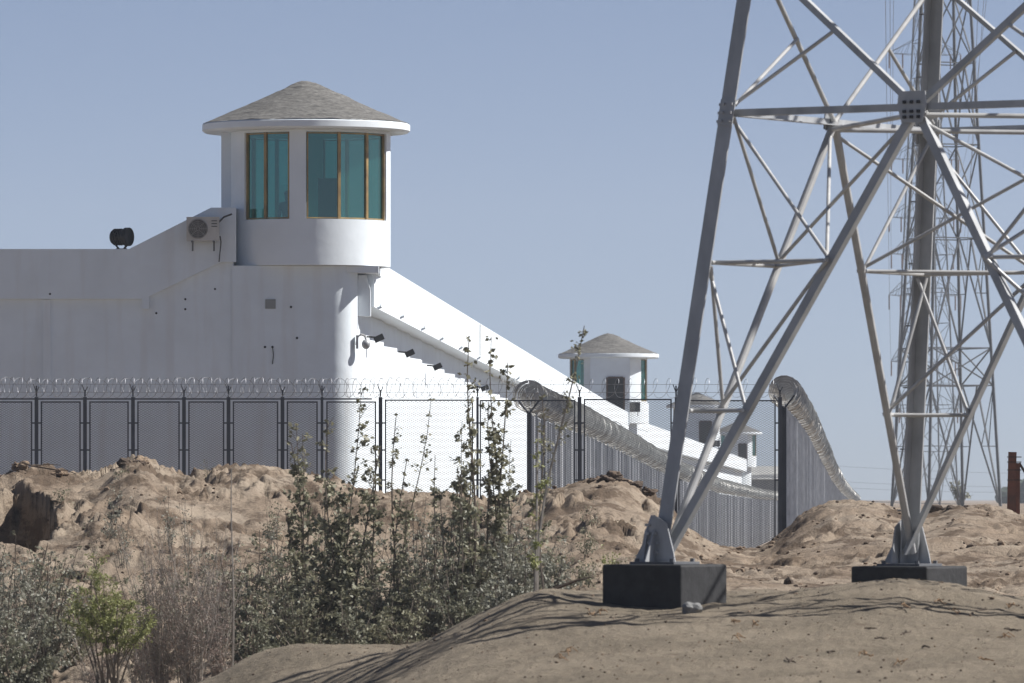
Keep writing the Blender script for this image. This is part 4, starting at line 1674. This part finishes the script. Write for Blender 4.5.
for mt, nn, thr, big in (('clod_sand', 3000, -0.05, 1.0), ('clod', 2200, 0.02, 1.15)):
    b = MB()
    for i in range(nn):
        px = cr.uniform(-60, 1090)
        d = cr.uniform(114, 152)
        if cr.random() < 0.40:
            d = cr.uniform(72, 98)
        x = ax(px, d)
        if noise.noise(Vector((x * .7, d * .25, 5))) < thr and d > 100:
            continue
        s_ = (cr.uniform(.012, .05) if d > 100 else cr.uniform(.005, .018)) * big
        if cr.random() < .05:
            s_ *= 2
        blob(b, (x, d, gz(x, d) + s_ * .2), s_, i, 0.7, 1, 0.5)
    tag(b.build('soil_crumbs', M[mt]), kind='stuff')


def litter():
    """dry stalks and dead twigs lying on the near sand"""
    lr = random.Random(31)
    spots = [(560, 662, 'straw'), (568, 655, 'straw'), (590, 618, 'straw'), (600, 617, 'straw'), (738, 640, 'straw'), (735, 625, 'straw'), (880, 640, 'twig'), (905, 636, 'twig'), (925, 648, 'twig'),
             (870, 630, 'twig'), (955, 617, 'straw'), (1005, 640, 'straw'), (1012, 633, 'twig'), (985, 665, 'straw'), (905, 610, 'straw'), (940, 605, 'straw'), (980, 612, 'twig'), (900, 667, 'straw'), (790, 662, 'twig'),
             (830, 655, 'twig'), (755, 628, 'straw'), (865, 660, 'straw'), (1010, 610, 'straw')]
    for i, (px, py, mt) in enumerate(spots):
        # walk along the view ray until it meets the ground
        d = 56.0
        while d < 110 and az(py, d) > gz(ax(px, d), d):
            d += 0.25
        x, z = ax(px, d), gz(ax(px, d), d)
        b = MB()
        for k in range(3 if mt == 'straw' else 2):
            a = lr.uniform(0, 6.28)
            ln = lr.uniform(.08, .22)
            pts = []
            for q in range(5):
                f = q / 4 - .5
                xx = x + math.cos(a) * ln * f + .02 * math.sin(q * 2)
                yy = d + math.sin(a) * ln * f * 2
                pts.append((xx, yy, gz(xx, yy) + .012 + .07 * lr.random() * (mt == 'straw')))
            b.tube(pts, 0.006 if mt == 'straw' else 0.009, 5)
        tag(b.build('dry_stalk' if mt == 'straw' else 'dead_twig', M[mt], None, loc=(x, d, z)),
            'dry orange stalk lying on the near sand' if mt == 'straw' else 'dark dead twig lying on the near sand', 'plant litter',
            'dry stalks scattered on the near sand' if mt == 'straw' else 'dead twigs scattered on the near sand')


litter()
# dark branch on the left crest and the bough by the footing
for pts, lb in (([(22, 462), (32, 466), (44, 468), (56, 470), (66, 470), (76, 474)], 'thin dark branch lying on the left mound crest'),
                ([(548, 592), (562, 586), (578, 580), (592, 577)], 'dark dead bough lying in the scrub left of the near footing')):
    b = MB()
    P = []
    for px, py in pts:
        d = 147 if px < 100 else 99
        x = ax(px, d)
        P.append(Vector((x, d, max(az(py, d), gz(x, d) + .02))))
    b.tube(P, 0.022 if P[0].y > 140 else .04, 6, 0.01)
    if P[0].y > 140:
        b.tube([P[1], P[2] + Vector((.1, 0, .08)), P[3] + Vector((.1, 0, .10))], 0.014, 5, .006)
    tag(b.build('dead_branch', M['twig'], None, loc=P[0]), lb, 'branch')

# low grey building beyond the far corner
d = 900
root = empty('low_building', at(775, 500, d))
tag(root, 'low grey tiled roof building beyond the far end of the white wall', 'building')
b = MB()
b.prism([(ax(752, d), az(520, d)), (ax(752, d), az(479, d)), (ax(812, d), az(479, d)), (ax(812, d), az(520, d))], d, d + 12)
recalc(b.build('wall', M['grey_block'], root))
b = MB()
x0, x1 = ax(750, d), ax(814, d)
zl_, zh_ = az(479.3, d), az(466, d)
b.add([(x0, d - .5, zl_), (x1, d - .5, zl_), (x1, d + 5, zh_), (x0, d + 5, zh_), (x0, d + 12, zl_), (x1, d + 12, zl_)], [(0, 1, 2, 3), (3, 2, 5, 4), (0, 3, 4), (1, 5, 2)])
b.build('roof', M['grey_roof'], root)
# far tree line
tl = MB()
tr_ = random.Random(3)
for i in range(90):
    px = 1010 + i * 3.2 + tr_.uniform(-2, 2)
    d = 1150 + tr_.uniform(-30, 30)
    hh = tr_.uniform(1.4, 3.2)
    blob(tl, (ax(px, d), d, az(503, d) + hh * .5), hh, i, 0.8, 2, 0.5)
tag(tl.build('far_woods', M['far_green']), kind='stuff')

# ------------------------------------------------------------------ plants
LEAF = {}


def leaf(b, p, size, rr, droop=0.3, slim=0.45):
    d = Vector((rr.gauss(0, 1), rr.gauss(0, 1), rr.gauss(0, .8) - droop)).normalized()
    n = Vector((rr.gauss(0, 1), rr.gauss(0, 1), rr.gauss(0, 1)))
    s_ = d.cross(n)
    if s_.length < 1e-3:
        return
    s_.normalize()
    L_ = size * rr.uniform(.7, 1.3)
    w_ = L_ * slim
    q = Vector(p)
    a, c = q + d * (L_ * .45) + s_ * (w_ / 2), q + d * (L_ * .45) - s_ * (w_ / 2)
    k = len(b.v)
    e = q + d * L_
    b.v += [tuple(q), tuple(a), tuple(e), tuple(c)]
    b.f.append((k, k + 1, k + 2, k + 3))


def plant(name, px, d, ytop, width, kind, n_stem, leaves, label, cat, group=None, seed=0, lean=0.0, bare=0.15, lsize=0.06, ybase=None,
          fill=1.0, bark='bark', stem_r=0.012, upright=0.8, slim=0.45, branch_len=0.3, rise=(.4, 1.5)):
    """stems rise from one root; side shoots carry small separate leaves. width and ytop in picture pixels at distance d"""
    rr = random.Random(seed * 13 + 5)
    x0 = ax(px, d)
    z0 = gz(x0, d) if ybase is None else az(ybase, d)
    ztop = az(ytop, d)
    H_ = ztop - z0
    W_ = width / F * d
    root = empty(name, (x0, d, z0))
    tag(root, label, cat, group)
    st, fo = MB(), MB()
    if name == 'sapling':
        leaves = int(leaves * 2.0)
    per = max(6, int(leaves / n_stem))
    for s_i in range(n_stem):
        hh = H_ * (1.0 if s_i == 0 else rr.uniform(.55, .97))
        bx = rr.uniform(-.12, .12) * W_
        tx = (rr.uniform(-.5, .5) * W_ * (0 if (s_i == 0 and n_stem < 3) else 1)) + lean / F * d
        ty = rr.uniform(-.5, .5) * min(W_, 2.5)
        pts = []
        NP = 9
        wob = [rr.uniform(-.03, .03) * H_ for _ in range(3)]
        for k in range(NP):
            f = k / (NP - 1)
            sx = bx + tx * (f ** 1.3) + wob[0] * math.sin(f * 5 + s_i)
            pts.append(Vector((x0 + sx, d + ty * f ** 1.3 + wob[1] * math.sin(f * 4), z0 - .05 + (hh + .05) * f)))
        r0 = stem_r * (1 + H_ * .25) * rr.uniform(.7, 1.2)
        st.tube(pts, r0, 5, r0 * .25, cap=False)
        # shoots
        nb = max(4, int(hh / 0.16 * upright * fill))
        shoots = []
        for q in range(nb):
            f = bare + (1 - bare) * (q + rr.random()) / nb
            i0 = min(NP - 2, int(f * (NP - 1)))
            base = pts[i0].lerp(pts[i0 + 1], f * (NP - 1) - i0)
            a = rr.uniform(0, 6.28)
            taper = (1.05 - f) ** .7
            ln = branch_len * rr.uniform(.5, 1.3) * (taper + .12) * (0.6 + W_ * .35)
            tip = base + Vector((math.cos(a) * ln, math.sin(a) * ln, ln * rr.uniform(*rise)))
            mid = base.lerp(tip, .5) + Vector((0, 0, ln * .12))
            st.tube([base, mid, tip], r0 * .3, 3, r0 * .12, cap=False)
            shoots.append((base, mid, tip, ln))
        tot = sum(s_[3] for s_ in shoots) or 1
        for (base, mid, tip, ln) in shoots:
            # clumped: some shoots are nearly bare
            dens = rr.choice((.35, 1, 1, 1.6))
            nl = max(2, int(per * ln / tot * dens))
            for _ in range(nl):
                f = rr.uniform(.15, 1.05)
                p = base.lerp(mid, f * 2) if f < .5 else mid.lerp(tip, f * 2 - 1)
                p = p + Vector((rr.gauss(0, .025), rr.gauss(0, .025), rr.gauss(0, .02)))
                leaf(fo, p, lsize, rr, slim=slim)
    st.build('stem', M[bark], root)
    fo.build('foliage', M[kind], root)
    return root


def bushes():
    S = 'leaf_sage'
    K = 'leaf_dark'
    O = 'leaf_olive'
    g1 = 'grey green scrub bushes in the hollow before the mounds'
    lab = {
        S: 'sage green bush with small pale leaves in the hollow below the left mounds',
        K: 'dark green bush in the hollow below the left mounds',
        O: 'olive green bush in the hollow below the left mounds'}
    # (px, d, ytop, width, kind, stems, leaves)
    low = [(px_, d_, yt_, w_, k_, n_ + 3, int(l_ * (1.45 if px_ > 200 else 1.9))) for (px_, d_, yt_, w_, k_, n_, l_) in [
        (-40, 112, 560, 90, S, 9, 1500), (8, 110, 545, 85, S, 10, 2000), (45, 114, 548, 80, S, 10, 1900), (20, 118, 535, 70, K, 8, 1300), (70, 117, 590, 60, O, 7, 1000),
        (215, 116, 545, 60, K, 9, 1500), (240, 112, 560, 60, K, 9, 1600), (262, 115, 530, 60, O, 8, 1300),
        (285, 111, 560, 60, K, 9, 1600), (300, 117, 510, 60, O, 8, 1400), (325, 112, 540, 65, K, 10, 1900), (345, 116, 520, 65, O, 9, 1500),
        (372, 111, 570, 60, K, 9, 1600), (395, 115, 530, 65, K, 9, 1600), (420, 111, 545, 60, O, 9, 1600), (440, 115, 515, 65, S, 9, 1700),
        (468, 111, 545, 65, S, 10, 1900), (490, 114, 510, 65, S, 9, 1800), (515, 110, 530, 60, S, 9, 1500), (530, 116, 520, 55, O, 8, 1100), (455, 108, 585, 60, K, 8, 1300),
        (400, 107, 590, 60, O, 8, 1200), (350, 108, 595, 60, K, 8, 1200), (300, 108, 590, 60, O, 8, 1200), (255, 107, 600, 55, K, 7, 1000), (550, 114, 545, 45, S, 6, 700),
        (505, 105, 575, 40, S, 6, 800), (12, 104, 600, 80, K, 8, 1200),
        (150, 113, 560, 70, O, 8, 900), (185, 118, 545, 60, K, 7, 800), (330, 120, 500, 70, O, 9, 1300), (415, 120, 500, 70, S, 9, 1300), (280, 120, 520, 60, S, 8, 1100), (500, 119, 488, 60, S, 8, 1100), (460, 119, 492, 60, K, 8, 1200), (375, 120, 505, 60, K, 8, 1200), (540, 118, 530, 50, O, 7, 700), (230, 121, 540, 60, O, 7, 900), (-10, 122, 525, 70, S, 8, 1100), (50, 123, 540, 60, O, 7, 800)]]
    for i, (px, d, yt, wd, k, ns, lv) in enumerate(low):
        plant('scrub_bush', px, d, yt, wd, k, ns, lv, lab[k], 'bush', g1, seed=i + 1, lsize=.062, bare=.04, branch_len=.46, rise=(.0, .9), slim=.55)
    # yellow-green bush
    plant('yellow_green_bush', 108, 103, 558, 92, 'leaf_yellow', 18, 7500, 'bright yellow green bush among the grey scrub at the lower left', 'bush', seed=61, bare=.5, lsize=.06, slim=.3, rise=(.2, 1.2), branch_len=.4)
    # dry tamarisks
    for i, (px, d, yt, wd, ns, lv) in enumerate(((162, 104, 515, 75, 20, 2000), (190, 104, 498, 80, 22, 2300), (218, 106, 520, 60, 16, 1500), (140, 106, 590, 60, 12, 900), (95, 105, 620, 60, 10, 700))):
        plant('dry_shrub', px, d, yt, wd, 'leaf_dry', ns + 10, lv * 2, 'leafless pinkish brown dry shrub with fine upright twigs among the lower left scrub', 'shrub', 'dry pinkish shrubs at the lower left', seed=70 + i,
              lsize=.05, slim=.16, bare=.1, stem_r=.006, bark='bark_pale', upright=1.3, branch_len=.3)
    # small sprigs on the slope
    for i, (px, d, yt, wd, k, lv) in enumerate(((112, 136, 478, 26, S, 260), (122, 134, 490, 30, S, 300), (172, 135, 486, 26, S, 260), (188, 133, 496, 20, S, 160), (98, 130, 520, 26, O, 200), (268, 136, 495, 26, K, 260),
                                              (275, 138, 500, 20, O, 150), (120, 146, 476, 18, O, 100), (65, 143, 484, 24, O, 140), (585, 128, 520, 40, O, 260), (610, 124, 545, 44, 'leaf_yellow', 260), (575, 120, 555, 40, O, 400),
                                              (560, 124, 535, 36, S, 350), (625, 122, 558, 30, O, 200), (640, 120, 562, 26, S, 120), (590, 117, 562, 36, O, 260), (210, 148, 458, 14, O, 70), (590, 134, 500, 24, O, 120))):
        plant('sprig', px, d, yt, wd, k, 5, lv, 'small low sprig of green growing on the slope of dug sand', 'weed', 'small weeds on the sand slopes', seed=90 + i, lsize=.055, bare=.05, stem_r=.005, branch_len=.22)
    # saplings
    plant('sapling', 340, 112, 392, 62, O, 6, 1300, 'tall leafy sapling in front of the shaded and sunlit corner of the watchtower shaft', 'sapling', 'young poplar saplings', seed=201, lean=6, lsize=.085, bare=.2, slim=.7, branch_len=.5)
    plant('sapling', 305, 113, 424, 50, O, 5, 700, 'shorter sapling with pale catching leaves left of the watchtower corner', 'sapling', 'young poplar saplings', seed=202, lean=-6, lsize=.085, bare=.25, slim=.7, branch_len=.42)
    plant('sapling', 398, 112, 398, 36, O, 4, 480, 'sparse thin sapling before the white wall between two fence posts', 'sapling', 'young poplar saplings', seed=203, lean=14, lsize=.07, bare=.2, slim=.7, branch_len=.28)
    plant('sapling', 372, 114, 458, 26, O, 2, 240, 'short sapling beside the double fence post', 'sapling', 'young poplar saplings', seed=204, lean=8, lsize=.07, bare=.2, slim=.7)
    plant('sapling', 464, 111, 336, 30, O, 4, 800, 'tallest sapling, its left spire rising over the walkway shadow on the white wall', 'sapling', 'young poplar saplings', seed=205, lean=2, lsize=.085, bare=.10, slim=.7, branch_len=.36)
    plant('sapling', 488, 111.5, 337, 28, O, 4, 760, 'tallest sapling on the right of the twin spires', 'sapling', 'young poplar saplings', seed=206, lean=3, lsize=.085, bare=.10, slim=.7, branch_len=.36)
    plant('sapling', 455, 110, 420, 34, K, 3, 620, 'bushy dark sapling at the foot of the twin spires', 'sapling', 'young poplar saplings', seed=207, lean=-2, lsize=.07, bare=.1, slim=.6)
    plant('sapling', 502, 112, 440, 34, S, 3, 520, 'grey green sapling right of the twin spires', 'sapling', 'young poplar saplings', seed=208, lean=6, lsize=.07, bare=.1, slim=.6)
    plant('sapling', 434, 113, 455, 20, O, 2, 160, 'small feathery sapling in front of the white wall left of the twin spires', 'sapling', 'young poplar saplings', seed=212, lean=4, lsize=.07, bare=.2, slim=.6)
    plant('sapling', 538, 101, 326, 12, O, 1, 110, 'thin leaning sapling with a pale trunk, its tip beside the second watchtower roof', 'sapling', 'young poplar saplings', seed=209, lean=42, lsize=.06, bare=.5, slim=.6, bark='bark_pale', branch_len=.2)
    plant('sapling', 536, 100, 430, 20, 'leaf_yellow', 1, 140, 'thin sapling with yellow green leaves left of the near footing', 'sapling', 'young poplar saplings', seed=210, lean=4, lsize=.055, bare=.15, slim=.6, bark='bark_pale', branch_len=.22, stem_r=.018)
    plant('sapling', 548, 106, 395, 22, O, 1, 200, 'open branched sapling in front of the patrol fence start', 'sapling', 'young poplar saplings', seed=211, lean=-14, lsize=.06, bare=.3, slim=.6, branch_len=.3)
    plant('dead_stalk', 231, 106, 468, 10, 'leaf_dry', 1, 12, 'single tall bare dry stalk rising over the left mound', 'dead plant', seed=220, lean=2, lsize=.04, bare=.6, bark='bark_pale', branch_len=.08)
    plant('far_tree', 960, 700, 486, 14, K, 3, 260, 'small dark far tree at the foot of the distant pylons', 'tree', seed=230, lsize=.5, bare=.2, ybase=507, stem_r=.08, branch_len=1.0)


bushes()
